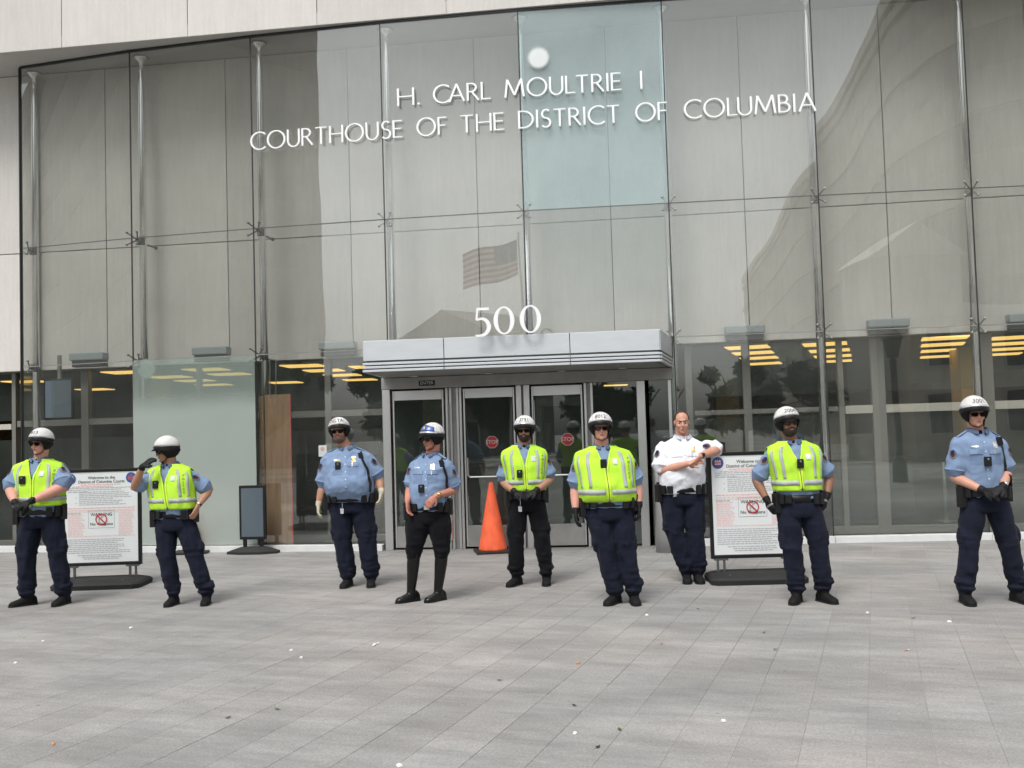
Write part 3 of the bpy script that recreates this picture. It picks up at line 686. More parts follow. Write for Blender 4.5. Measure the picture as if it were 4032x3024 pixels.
def leaf(xa, xb, stop=None, barz=.0):
    d = bar('door_leaf', xa+.02, xa+.045, .03, 2.31, .045, M_STEEL)
    me = d.data; bm = bmesh.new(); bm.from_mesh(me)
    span(bm, DP(xb-.045), DP(xb-.02), .045, .03, 2.31, .004); span(bm, DP(xa+.046), DP(xb-.046), .045, 2.17, 2.31, .004)
    bm.to_mesh(me); bm.free()
    def sub(name, bm, m): 
        o = mesh_obj(name, bm, m, d); return o
    bm = bmesh.new(); span(bm, DP(xa+.046), DP(xb-.046), .010, .34, 2.168); sub('glass_pane', bm, M_GLASS_DOOR)
    bm = bmesh.new(); span(bm, DP(xa+.046), DP(xb-.046), .05, .03, .335, .004); sub('kick_plate', bm, M_ALUD)
    nn = Vector((-.133, -.991))
    if stop is not None:
        bm = bmesh.new(); a = DP(xa+.07)+nn*.06; b = DP(xb-.07)+nn*.06
        tube(bm, [(a.x, a.y, 1.30), (a.x, a.y, 1.06), (a.x+.03, a.y, 1.03), (b.x-.02, b.y, 1.03)], [.013]*4, 8); sub('push_bar', bm, M_STEEL)
        c = at(stop[0], stop[1], DP((xa+xb)/2).y-.03)
        M = Matrix.Translation(c) @ Matrix.Rotation(R(-7.6), 4, 'Z')
        bm = bmesh.new(); bmesh.ops.create_cone(bm, cap_ends=True, segments=8, radius1=.094, radius2=.094, depth=.004, matrix=M @ UPR @ Matrix.Rotation(R(22.5), 4, 'Z')); sub('stop_sign', bm, M_STOPW)
        bm = bmesh.new(); bmesh.ops.create_cone(bm, cap_ends=True, segments=8, radius1=.088, radius2=.088, depth=.006, matrix=M @ UPR @ Matrix.Rotation(R(22.5), 4, 'Z')); sub('sign_face', bm, M_STOPR)
        text_obj('sign_text', 'STOP', .078, M_STOPW, d, M @ Matrix.Translation((0, -.0045, .0)))
    else:
        bm = bmesh.new(); a = DP(xa+.09)+nn*.06
        tube(bm, [(a.x+.5, a.y-.06, .8), (a.x+.5, a.y-.06, 1.5)], [.012]*2, 8); sub('handle', bm, M_STEEL)
bm = bmesh.new(); span(bm, DP(1.155), DP(1.76), .010, .03, 2.33); eobj('side_glass', bm, M_GLASS_DOOR)
leaf(-1.775, -.98); leaf(-.735, .05, (1063, 955)); leaf(.255, 1.02, (1226, 949))
# vertical pull bars
for x in (-.93, .30): 
    q = DP(x); bm = bmesh.new(); tube(bm, [(q.x, q.y-.07, .15), (q.x, q.y-.07, 2.1)], [.014, .014], 8); eobj('pull_bar', bm, M_STEELP)
q = at(922, 827.5, DP(-1.2).y-.085)
bm = bmesh.new(); box(bm, (0, 0, 0), (.235, .006, .075), Matrix.Translation(q) @ Matrix.Rotation(R(-7.6), 4, 'Z')); pl = eobj('enter_plate', bm, M_BLACK)
text_obj('sign_text', 'ENTER', .066, M_PATCHW, pl, Matrix.Translation(q) @ Matrix.Rotation(R(-7.6), 4, 'Z') @ Matrix.Translation((0, -.005, 0)))
# side fin of glass right of the doors
bm = bmesh.new(); span(bm, (1.93, 14.36), (2.28, 14.33), .012, .03, 2.33); eobj('side_glass', bm, M_GLASS_DOOR)
bar('door_stile', 2.20, 2.245, 0, 2.33, .06, M_STEEL)

cn = empty('entrance_canopy', (0, 13.4, 2.7), label='flat silver metal canopy with the white number 500 standing on it', cat='canopy')
def cobj(name, bm, m, smooth=False, parent=None):
    o = mesh_obj(name, bm, m, None, smooth); o.parent = parent or cn
    if parent is None: o.matrix_parent_inverse = Matrix.Translation((0, -13.4, -2.7))
    return o
FL, FR, BR, BL = Vector((-1.95, 13.416)), Vector((1.912, 12.994)), Vector((2.27, 14.36)), Vector((-1.86, 14.86))
ins = .025
bm = bmesh.new()
cc = [FL+Vector((ins, ins)), FR+Vector((-ins, ins)), BR+Vector((-ins, 0)), BL]
vb = [bm.verts.new((p.x, p.y, 2.512)) for p in cc]; vt = [bm.verts.new((p.x, p.y, 2.90)) for p in cc]
bm.faces.new(vb[::-1]); bm.faces.new(vt)
for k in range(4): bm.faces.new((vb[k], vb[(k+1) % 4], vt[(k+1) % 4], vt[k]))
cobj('core', bm, M_STEELD)
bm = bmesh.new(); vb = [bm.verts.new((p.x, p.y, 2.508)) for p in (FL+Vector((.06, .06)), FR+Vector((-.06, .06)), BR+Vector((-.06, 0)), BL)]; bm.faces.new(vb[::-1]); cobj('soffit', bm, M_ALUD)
ss = [0, .277, .703, 1]
for a, b in zip(ss, ss[1:]):
    pa, pb = FL.lerp(FR, a+.0012), FL.lerp(FR, b-.0012)
    bm = bmesh.new(); span(bm, pa, pb, .02, 2.655, 2.921, .003); cobj('fascia_panel', bm, M_ALU)
    for k in range(3):
        z = 2.506+k*.046
        bm = bmesh.new(); span(bm, pa+Vector((0, -.008)), pb+Vector((0, -.008)), .04, z, z+.030, .003); cobj('fin', bm, M_ALU)
for pa, pb in ((FR, BR), (BL, FL)):
    bm = bmesh.new(); span(bm, pa.lerp(pb, .012), pb, .02, 2.655, 2.921, .003); cobj('fascia_panel', bm, M_ALU)
    for k in range(3):
        bm = bmesh.new(); span(bm, pa.lerp(pb, .012), pb, .04, 2.506+k*.046, 2.536+k*.046, .003); cobj('fin', bm, M_ALU)
bm = bmesh.new(); vb = [bm.verts.new((p.x, p.y, 2.915)) for p in (FL+Vector((.01, .01)), FR+Vector((-.01, .01)), BR, BL)]; bm.faces.new(vb); cobj('top_sheet', bm, M_ALU)
for x, y in ((895, 811), (1055, 805), (1213, 800), (1345, 794)):
    q = atz(x, y, 2.505); bm = bmesh.new(); bmesh.ops.create_cone(bm, cap_ends=True, segments=20, radius1=.06, radius2=.05, depth=.02, matrix=Matrix.Translation((q.x, q.y, 2.498))); cobj('downlight', bm, M_ALU, True)
def ribbon(bm, P, ths, dep, d0=0):
    n = len(P); L = []; closed = (Vector(P[0])-Vector(P[-1])).length < 1e-6
    for i in range(n):
        a = Vector(P[i-1] if i > 0 else (P[n-2] if closed else P[i])); b = Vector(P[i+1] if i < n-1 else (P[1] if closed else P[i])); t = (b-a).normalized(); v = Vector((-t.y, t.x))
        L.append((Vector(P[i])+v*ths[i]/2, Vector(P[i])-v*ths[i]/2))
    vs = [[bm.verts.new((q.x, y, q.y)) for q, y in ((l, 0), (l, -dep-d0), (r, -dep-d0), (r, 0))] for l, r in L]
    for A, B in zip(vs, vs[1:]):
        for k in range(4): bm.faces.new((A[k], A[(k+1) % 4], B[(k+1) % 4], B[k]))
    if not closed: bm.faces.new(vs[0][::-1]); bm.faces.new(vs[-1])
def digit(kind, px, base, wpx, hpx):
    q = at(px, base, 13.10-.109*(px-1106)/165*.9); bm = bmesh.new(); Hh = hpx/166; Ww = wpx/166
    if kind == '0':
        P = [(Ww*.46*math.cos(R(a)), Hh*.5+Hh*.475*math.sin(R(a))) for a in range(0, 361, 10)]
        ribbon(bm, P, [.020+.036*abs(math.cos(R(a)))**2 for a in range(0, 361, 10)], .03)
    else:
        ribbon(bm, [(-.30*Ww, Hh*.97), (.42*Ww, Hh*.97)], [.034, .034], .03)
        ribbon(bm, [(-.28*Ww, Hh*.98), (-.34*Ww, Hh*.58)], [.024, .024], .03, .001)
        pp = [(-.34*Ww, Hh*.57), (-.05*Ww, Hh*.62), (.22*Ww, Hh*.56), (.38*Ww, Hh*.40), (.38*Ww, Hh*.25), (.2*Ww, Hh*.08), (-.1*Ww, Hh*.015), (-.42*Ww, Hh*.02)]
        pp = [tuple(v) for v in spline(pp, 5)]
        n = len(pp); ribbon(bm, pp, [.020+.034*max(0, math.sin(math.pi*k/(n-1)))**1.5 for k in range(n)], .03, .002)
    o = cobj('digit', bm, M_LETTER); o.matrix_basis = Matrix.Translation(q) @ Matrix.Rotation(R(-6), 4, 'Z')
digit('5', 1043, 726, 36, 60); digit('0', 1090, 722.5, 39, 60); digit('0', 1147, 719.5, 40, 60)

# ---------------------------------------------------------------- plywood, notice, cable at the third mast
t = empty('plywood_board', (-3.58, 15.34, .08), R(-10.4), 'tall brown plywood board with a red right edge standing behind the glass', 'board')
box_obj('sheet', (.03, 0, 1.13), (.40, .02, 2.25), M_PLY, t); box_obj('side_strip', (-.235, .01, 1.13), (.075, .02, 2.22), M_PLY, t); box_obj('painted_edge', (.237, -.001, 1.13), (.013, .022, 2.25), M_REDP, t)
for z in (.35, .62, .7, 1.05, 1.15, 1.6, 1.98, 2.05): box_obj('stain', (-.235+random.uniform(-.015, .015), -.002, z), (.012, .002, .02), M_BLACKM, t)
q = at(697, 974, 15.08)
t = empty('paper_notice', tuple(q), R(-10), 'small white paper notice with a red mark taped to the glass', 'notice')
box_obj('sheet', (0, 0, 0), (.125, .003, .17), M_PAPER, t); bm = bmesh.new(); bmesh.ops.create_cone(bm, cap_ends=True, segments=16, radius1=.03, radius2=.03, depth=.002, matrix=Matrix.Translation((0, -.003, .03)) @ UPR); mesh_obj('red_mark', bm, M_PINKP, t)
bm = bmesh.new()
for x, z1 in ((583, 2.75), (596, 2.75)):
    q = at(x, 840, 15.18); tube(bm, [(q.x, q.y, 2.28), (q.x+.005, q.y+.02, 2.86)], [.006, .006], 6)
o = mesh_obj('hanging_cable', bm, M_STEELD); tag(o, 'pair of thin cables hanging beside the third steel mast above the plywood', 'cable')
# steel bollard by the right door post
t = empty('steel_bollard', (1.99, 13.66, 0), 0, 'thick brushed steel bollard right of the entrance doors', 'bollard')
bm = bmesh.new(); loft(bm, [[Vector((r*math.cos(2*math.pi*k/32), r*math.sin(2*math.pi*k/32), z)) for k in range(32)] for r, z in ((.138, 0), (.138, 1.29), (.125, 1.315), (.05, 1.325))]); mesh_obj('post', bm, M_STEEL, t, True)

# ---------------------------------------------------------------- signs
def poster(parent, w_, h_, z0, y):
    "white notice sheet: title, two round seals, small print, pink passages and the no-weapons box"
    sh = box_obj('poster', (0, y, z0+h_/2), (w_, .004, h_), M_PAPER, parent)
    yy = y-.0035
    text_obj('title', 'Welcome to the\nDistrict of Columbia Courts', .047, M_INK, sh, Matrix.Translation((.005, yy, z0+h_*.915)))
    for sx in (-1, 1):
        bm = bmesh.new(); M = Matrix.Translation((sx*(w_/2-.07), yy, z0+h_-.075)) @ UPR
        bmesh.ops.create_cone(bm, cap_ends=True, segments=28, radius1=.062, radius2=.062, depth=.002, matrix=M); sl = mesh_obj('seal', bm, M_PATCHB, sh)
        bm = bmesh.new()
        if sx < 0:
            for k in range(2): box(bm, (-(w_/2-.07), yy-.002, z0+h_-.098+k*.024), (.066, .001, .014), None)
            mesh_obj('seal_bars', bm, M_STOPR, sh)
            bm = bmesh.new()
            for k in range(2): box(bm, (-(w_/2-.07), yy-.0015, z0+h_-.086+k*.024), (.066, .001, .010))
            for k in range(3): box(bm, (-(w_/2-.07)+(k-1)*.022, yy-.0015, z0+h_-.047), (.012, .001, .010))
            mesh_obj('seal_field', bm, M_STOPW, sh)
        else:
            box(bm, ((w_/2-.07), yy-.002, z0+h_-.075), (.012, .001, .07)); ellipsoid(bm, ((w_/2-.095), yy-.002, z0+h_-.08), (.012, .001, .022)); ellipsoid(bm, ((w_/2-.045), yy-.002, z0+h_-.08), (.012, .001, .022)); mesh_obj('seal_field', bm, M_PATCHR, sh)
    rr = random.Random(3)
    grey, pink, red = bmesh.new(), bmesh.new(), bmesh.new()
    def line(bm, x0, x1, z, hh=.0085):
        x = x0
        while x < x1:
            l = rr.uniform(.018, .06); e_ = min(x+l, x1)
            if e_-x > .006: box(bm, ((x+e_)/2, yy, z), (e_-x, .0012, hh))
            x = e_+.008
    L_, R_ = -w_/2+.035, w_/2-.035
    def zf(f): return z0+h_*f
    line(red, L_+.15, R_-.16, zf(.862)); line(red, L_+.05, R_-.25, zf(.842))
    for k in range(3): line(grey, L_, L_+(R_-L_)*[.95, .8, .3][k], zf(.825-.02*k))
    for k in range(8): line(grey, L_+.13, L_+(R_-L_)*rr.uniform(.6, .97), zf(.78-.020*k))
    for k in range(3): line(grey, L_+.09, L_+.10, zf(.78-.06*k), .012)
    line(red, L_, R_, zf(.602)); 
    for k in range(17):
        z = zf(.58-.018*k); c = .20 if 2 < k < 15 else 0
        bmq = pink if k > 2 else grey
        if 1 < k < 16:
            line(bmq, L_, -.19-rr.uniform(0, .06), z, .012); line(pink, .20, R_-rr.uniform(0, .05), z, .012)
        else: line(pink, L_, R_, z, .011)
    for k in range(8): line(grey, L_, R_-rr.uniform(0, .3), zf(.255-.021*k))
    for k in range(3): line(grey, L_+rr.uniform(0, .2), R_-rr.uniform(0, .2), zf(.08-.02*k))
    for n_, b_, m_ in (('small_print', grey, M_GREYP), ('pink_print', pink, M_PINKL), ('red_print', red, M_PINKP)):
        o = mesh_obj(n_, b_, m_, sh); o['kind'] = 'stuff'
    # box with warning
    zb = zf(.475); bw, bh = .30, .20; bm = bmesh.new()
    for s in (-1, 1): box(bm, (0, yy-.0005, zb+s*bh/2), (bw, .0015, .004)); box(bm, (s*bw/2, yy-.0005, zb), (.004, .0014, bh-.004))
    mesh_obj('warning_border', bm, M_GREYP, sh)
    text_obj('warning_text', 'WARNING', .052, M_INK, sh, Matrix.Translation((0, yy, zb+.055)))
    text_obj('warning_text', 'No Weapons', .048, M_INK, sh, Matrix.Translation((0, yy, zb-.055)))
    text_obj('prohibited_mark', 'K', .13, M_GREYP, sh, Matrix.Translation((0, yy-.0025, zb)))
    bm = bmesh.new(); tube(bm, [(.062*math.cos(R(a)), yy-.006, zb+.062*math.sin(R(a))) for a in range(0, 361, 15)], [(.006, .001)]*25, 6, ref=(0, -1, 0), capround=False)
    tube(bm, [(-.044, yy-.006, zb+.044), (.044, yy-.006, zb-.044)], [(.006, .001)]*2, 6, ref=(0, -1, 0), capround=False)
    mesh_obj('prohibited_ring', bm, M_STOPR, sh)
def big_sign(loc, rz, lab):
    t = empty('notice_sign', loc, rz, lab, 'sign', 'notice signs on rubber bases')
    W_, z0, z1 = .92, .245, 1.375
    fr = .034
    bm = bmesh.new()
    box(bm, (0, 0, z0+fr/2), (W_, .05, fr), None, .006); box(bm, (0, 0, z1-fr/2), (W_, .05, fr), None, .006)
    for s in (-1, 1): box(bm, (s*(W_-fr)/2, 0, (z0+z1)/2), (fr, .048, z1-z0-2*fr), None, .005)
    mesh_obj('frame', bm, M_BLACK, t); box_obj('backing', (0, .006, (z0+z1)/2), (W_-2*fr, .02, z1-z0-2*fr), M_BLACKM, t)
    poster(t, W_-2*fr-.01, z1-z0-2*fr-.01, z0+fr+.005, -.012)
    bm = bmesh.new()
    def ring(x, y, z, c=.06): return [Vector(p) for p in ((-x+c, -y, z), (x-c, -y, z), (x, -y+c, z), (x, y-c, z), (x-c, y, z), (-x+c, y, z), (-x, y-c, z), (-x, -y+c, z))]
    loft(bm, [ring(.50, .30, 0), ring(.505, .305, .05), ring(.48, .28, .075), ring(.40, .17, .105)]); mesh_obj('rubber_base', bm, M_RUB, t)
    for s in (-1, 1):
        bm = bmesh.new()
        for d in (-.034, .034): box(bm, (s*.355+d, 0, .165), (.024, .03, .15), None, .003)
        box(bm, (s*.355, 0, .236), (.15, .045, .02), None, .004); mesh_obj('spring_leg', bm, M_STEELD, t)
        box_obj('bolt', (s*.30, -.2, .088), (.02, .02, .02), M_STEELD, t, bev=.004)
    return t
big_sign((-4.86, 11.98, 0), R(2), 'tall white notice sign with black frame beside the leftmost officer')
big_sign((2.525, 10.90, 0), R(-2), 'tall white notice sign with black frame that the white-shirted man leans on')
q = atz(541, 1188)
t = empty('small_sign', (-3.86, 14.98, 0), R(-6), 'small black framed blank grey sign on a rubber base before the plywood', 'sign')
box_obj('frame', (0, 0, .60), (.40, .045, .79), M_BLACK, t, bev=.008); box_obj('blank_panel', (0, -.024, .60), (.33, .004, .71), M_SCREEN, t)
bm = bmesh.new(); 
def oct_(rx, ry, z): return [Vector((rx*math.cos(R(22.5+45*k)), ry*math.sin(R(22.5+45*k)), z)) for k in range(8)]
loft(bm, [oct_(.41, .18, 0), oct_(.41, .18, .035), oct_(.30, .13, .07), oct_(.20, .08, .10)]); mesh_obj('rubber_base', bm, M_RUB, t)
for s in (-1, 1): box_obj('leg', (s*.125, 0, .145), (.055, .03, .13), M_BLACK, t, bev=.004)
# cones
def cone(loc, H_, r0, bw, lab, cat='traffic cone'):
    t = empty('traffic_cone', loc, R(8), lab, cat, 'orange traffic cones'); bm = bmesh.new()
    prof = [(r0, .03), (r0*.98, .06), (r0*.56, H_*.55), (.032, H_-.02), (.024, H_)]
    loft(bm, [[Vector((r*math.cos(2*math.pi*k/28), r*math.sin(2*math.pi*k/28), z)) for k in range(28)] for r, z in prof]); mesh_obj('body', bm, M_CONE, t, True)
    box_obj('base', (0, 0, .018), (bw, bw, .034), M_RUB, t, bev=.01)
cone((-.335, 14.22, 0), .97, .20, .50, 'tall plain orange traffic cone before the entrance doors')
q = atz(411, 1196); cone((q.x, q.y+.1, 0), .56, .13, .50, 'orange traffic cone mostly hidden behind the second officer\'s leg')

M_EYE = mat('eye_white', (.42, .38, .36), .4)

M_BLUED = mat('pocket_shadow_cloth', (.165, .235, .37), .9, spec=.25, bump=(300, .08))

# ---------------------------------------------------------------- people
def cr(tab, z):
    "smooth interpolation of section rows (z, values...)"
    zs = [r[0] for r in tab]
    return [float(np.interp(z, zs, [r[k] for r in tab])) for k in range(1, len(tab[0]))]
def smooth_tab(tab, n=4):
    P = spline(tab, n); P.sort(key=lambda r: r[0]); return [tuple(p) for p in P]
def fold(seed, amp, f=(9, 9, 5)):
    def fn(p):
        v = noise.noise(Vector((p[0]*f[0]+seed, p[1]*f[1], p[2]*f[2]))); v2 = noise.noise(Vector((p[0]*f[0]*2.6, p[1]*f[1]*2.6+seed, p[2]*f[2]*2.2)))
        return amp*((1-abs(v)*2.6)*.8 + v2*.7)
    return fn
PER = []
def person(pid, world, k, skinm, label, px, sx, head, hyaw, htilt, hpitch, armL, armR, feet, *, belly=0, wide=1.0, vest=None, shirt=None, trousers=None,
           glove=(None, None), helmet=None, beard=None, tyaw=0, boots='low', thick=1.0, legsplay=1.0, cam_pos=None, strap=False, badge='w', glasses=True, knee=None, hairc=None, extras=(), sleeve_t=.62, hemz=1.04):
    """all lengths in metres as measured in the picture; /k brings them to the 1.80 m template.
    armX = (elbow, wrist, hand direction, palm normal); L = left in the picture"""
    f = 1/k
    root = empty('person', (world[0], world[1], 0)); root.scale = (k, k, k); tag(root, label, 'person', 'police officers in a line before the courthouse')
    px *= f; sx *= f; hx = head[0]*f; hy = head[1]*f
    shirt = shirt or M_BLUE; trousers = trousers or M_NAVY
    # ----- torso surface
    b = belly; wide *= 1.05; thick *= 1.05
    T = smooth_tab([(.90, 0, .172*wide+.02*b, .125+.03*b, .125), (.98, 0, .172*wide+.055*b, .122+.09*b, .12), (1.06, 0, .170*wide+.085*b, .125+.155*b, .115), (1.16, 0, .172*wide+.075*b, .130+.150*b, .115),
                    (1.27, 0, .183*wide+.05*b, .132+.075*b, .122), (1.36, 0, .196*wide+.028*b, .128+.035*b, .122), (1.405, .004, .200*wide, .118, .118), (1.442, .008, .184*wide, .104, .106),
                    (1.474, .012, .152*wide, .090, .093), (1.503, .016, .114, .078, .082), (1.528, .016, .088, .070, .073), (1.55, .016, .077, .066, .068)])
    ty = R(tyaw)
    def warp(x, y, z):
        t = min(1, max(0, (z-.95)/.5)); X = px+(sx-px)*t; c, s = math.cos(ty*t), math.sin(ty*t)
        return Vector((X + x*c + y*s, -x*s + y*c, z))       # +tyaw turns the chest towards picture-left
    def tor(th, z, off=0, wid=0):
        cy, rx, rf, rb = cr(T, z); rx += off+wid; ry = (rf if math.cos(th) > 0 else rb)+off
        s, c = math.sin(th), math.cos(th); p = .86
        return warp(rx*math.copysign(abs(s)**p, s), cy - ry*math.copysign(abs(c)**p, c), z)
    def shoulder(side, out=.172, z=1.395): return warp(side*out*wide, .012, z)
    sh = {-1: shoulder(-1), 1: shoulder(1)}
    arm = {}
    for side, a in ((-1, armL), (1, armR)):
        el, wr = Vector(a[0])*f, Vector(a[1])*f; arm[side] = (el, wr, Vector(a[2]).normalized(), Vector(a[3]).normalized())
    # ----- body: head, neck, torso, arms, hands, legs as one surface
    Mh = Matrix.Translation((hx, hy, head[2]*f if len(head) > 2 else 1.675)) @ Matrix.Rotation(R(htilt), 4, 'Y') @ Matrix.Rotation(R(-hyaw), 4, 'Z') @ Matrix.Rotation(R(hpitch), 4, 'X')
    fw_ = 1.0+.10*max(0, belly)
    bm = bmesh.new()
    E = lambda c, r, M=Mh: ellipsoid(bm, c, r, M)
    E((0, .015, .035), (.074, .095, .085)); E((0, -.02, -.03), (.061*fw_, .074, .085)); E((0, -.033, -.072), (.050*fw_, .055, .042)); E((0, -.074, -.093), (.021, .020, .018))
    E((0, -.084, .027), (.048, .014, .010)); E((0, -.090, -.060), (.022, .012, .010)); E((-.036, -.070, -.03), (.022, .022, .022)); E((.036, -.070, -.03), (.022, .022, .022))
    for s in (-1, 1): E((s*.076*(1 if fw_ < 1.05 else 1.04), .010, -.004), (.008, .016, .027))
    tube(bm, [Mh @ Vector((0, -.088, .014)), Mh @ Vector((0, -.104, -.012)), Mh @ Vector((0, -.111, -.030))], [.007, .010, .014], 8)
    nb = warp(0, .018, 1.47); nt_ = Mh @ Vector((0, .025, -.05))
    tube(bm, [nb, nb.lerp(nt_, .5), nt_], [.074*fw_, .066*fw_, .064*fw_], 16)
    rings = []
    for z in np.linspace(.86, 1.515, 16):
        rings.append([tor(2*math.pi*q/24, z, -.016) for q in range(24)])
    loft(bm, rings)
    def hand(bmh, side, gr=0.0):
        el, wr, hd, pn = arm[side]; tv = hd.cross(pn).normalized()
        # thumb side: towards the body front/up
        if side*1.0 < 0: tv = -tv
        tube(bmh, [wr-hd*.015, wr+hd*.02, wr+hd*.055, wr+hd*.09], [(.026+gr, .019+gr), (.030+gr, .018+gr), (.040+gr, .016+gr), (.038+gr, .013+gr)], 12, ref=pn)
        L = (.070, .079, .074, .058)
        for q in range(4):
            o = tv*(.031-.021*q); p0 = wr+hd*.080+o; c1 = .45+.08*q; c2 = 1.0+.1*q
            d1 = (hd+pn*.35*c1).normalized(); d2 = (hd*.75+pn*.9*c1).normalized(); d3 = (hd*.3+pn*1.0).normalized()
            l = L[q]; p1 = p0+d1*l*.45; p2 = p1+d2*l*.32; p3 = p2+d3*l*.25
            tube(bmh, [p0, p1, p2, p3], [.0098+gr, .0092+gr, .0084+gr, .0072+gr], 8)
        p0 = wr+hd*.022+tv*.026; d1 = (hd*.65+tv*.8+pn*.3).normalized(); p1 = p0+d1*.042; p2 = p1+(hd*.95+tv*.15+pn*.4).normalized()*.034
        tube(bmh, [p0, p1, p2], [.0125+gr, .0108+gr, .009+gr], 8)
    for side in (-1, 1):
        el, wr, hd, pn = arm[side]; s0 = sh[side]
        t = thick
        tube(bm, [s0, s0.lerp(el, .35), s0.lerp(el, .8), el, el.lerp(wr, .22), el.lerp(wr, .6), wr], [.055*t, .051*t, .045*t, .043*t, .046*t, .038*t, .028], 14)
        hand(bm, side)
    lm = {}
    for side, ft in ((-1, feet[0]), (1, feet[1])):
        fx, fy, fyaw = ft[0]*f, ft[1]*f, ft[2]
        hip = Vector((px+side*.092*wide, .0, .90)); ank = Vector((fx, fy+.03, .10))
        kn = hip.lerp(ank, .47) + Vector((side*.012*legsplay, -.03, 0))
        if knee: kn += Vector((knee[0 if side < 0 else 1]*f, 0, 0))
        lm[side] = (hip, kn, ank, fyaw)
        tube(bm, [hip, kn, ank], [.075, .05, .036], 12)
    body = me_obj('body', remesh(bm, .0062, 3, .45), skinm, root)
    # mouth
    bm = bmesh.new(); ellipsoid(bm, (0, -.1005, -.060), (.021, .005, .0055), Mh, 12, 8); mesh_obj('mouth', bm, M_LIP, root, True)
    # ----- shirt
    bm = bmesh.new(); rings = []
    for z in np.linspace(.93, 1.53, 27): rings.append([tor(2*math.pi*q/32, z, .0) for q in range(32)])
    loft(bm, rings)
    for side in (-1, 1):
        el = arm[side][0]; s0 = sh[side]; e_ = s0.lerp(el, sleeve_t+.16); d = (el-s0).normalized()
        tube(bm, [s0-d*.02, s0.lerp(el, .25), s0.lerp(el, .55), e_], [.064*max(1, thick*.97), .072*thick, .075*thick, .083*thick], 16)
    me = remesh(bm, .0085, 3, .6); displace(me, fold(pid*7.1, .0085, (7, 7, 8)))
    so = me_obj('shirt', me, shirt, root); sb = bvh_of(me)
    def wrap(name, pts2, faces, c, off, m, parent, thk=.003, dr=(0, 1, 0)):
        "small piece laid on the clothes: points (x,z) around c, cast from the front"
        vs = []
        for x, z in pts2:
            o = Vector((c[0]+x, -1.2, c[1]+z)); hit = sb2.ray_cast(o, Vector((0, 1, 0)))[0]
            y = hit.y if hit else -.12
            vs.append(Vector((o.x, y-off, o.z)))
        bmq = bmesh.new(); vv = [bmq.verts.new(v) for v in vs]
        for fc in faces: bmq.faces.new([vv[q] for q in fc])
        r = bmesh.ops.extrude_face_region(bmq, geom=bmq.faces[:]); 
        for v in r['geom']:
            if isinstance(v, bmesh.types.BMVert): v.co.y += thk
        bmesh.ops.recalc_face_normals(bmq, faces=bmq.faces)
        return mesh_obj(name, bmq, m, parent, False)
    def gridp(w_, h_, nx=4, nz=4, skew=0):
        P = [(-w_/2+w_*i/nx + skew*(j/nz-.5), -h_/2+h_*j/nz) for j in range(nz+1) for i in range(nx+1)]
        F = [(j*(nx+1)+i, j*(nx+1)+i+1, (j+1)*(nx+1)+i+1, (j+1)*(nx+1)+i) for j in range(nz) for i in range(nx)]
        return P, F
    sb2 = sb
    def piece(name, x, z, w_, h_, m, parent, off=.004, thk=.004, skew=0): 
        P, F = gridp(w_, h_, skew=skew); return wrap(name, P, F, (x, z), off, m, parent, thk)
    def strip(name, P, w_, m, parent, off=.003, thk=.004):
        "ribbon along (x,z) polyline"
        Q = []; P = [Vector(p) for p in P]; pp = []
        for a, b_ in zip(P, P[1:]):
            for t in range(6): pp.append(a.lerp(b_, t/6))
        pp.append(P[-1])
        for i, p in enumerate(pp):
            t = (pp[min(i+1, len(pp)-1)]-pp[max(i-1, 0)]).normalized(); v = Vector((-t.y, t.x))*w_/2; Q += [tuple(p+v), tuple(p-v)]
        F = [(2*i, 2*i+1, 2*i+3, 2*i+2) for i in range(len(pp)-1)]
        return wrap(name, Q, F, (0, 0), off, m, parent, thk)
    def FX_(x, z):   # chest coordinates -> picture x
        return warp(x, -.12, z).x
    def nx_(z): return warp(0, -.1, z).x
    # sleeve hems, collar, placket, pockets
    for side in (-1, 1):
        el = arm[side][0]; s0 = sh[side]; a = s0.lerp(el, sleeve_t+.12); e_ = s0.lerp(el, sleeve_t+.165+.01)
        bm = bmesh.new(); tube(bm, [a, e_], [.0855*thick, .0875*thick], 20, capround=False); mesh_obj('sleeve_hem', bm, shirt, so, True)
    bm = bmesh.new(); rr_ = []
    for z, ro in ((1.512, .022), (1.53, .016), (1.552, .014), (1.545, .022), (1.518, .034)):
        rr_.append([])
        for q in range(25):
            th = R(18+324*q/24); cy, rx, rf, rb = cr(T, min(z, 1.53))
            rr_[-1].append(warp((.068+ro)*math.sin(th), .012-(.068+ro)*math.cos(th)*1.02 - .010*max(0, math.cos(th)), z - .030*max(0, math.cos(th))**2))
    vr = [[bm.verts.new(p) for p in r_] for r_ in rr_]
    for a, b_ in zip(vr, vr[1:]):
        for q in range(24): bm.faces.new((a[q], a[q+1], b_[q+1], b_[q]))
    bmesh.ops.solidify(bm, geom=bm.faces[:], thickness=.002); mesh_obj('collar', bm, shirt, so, True)
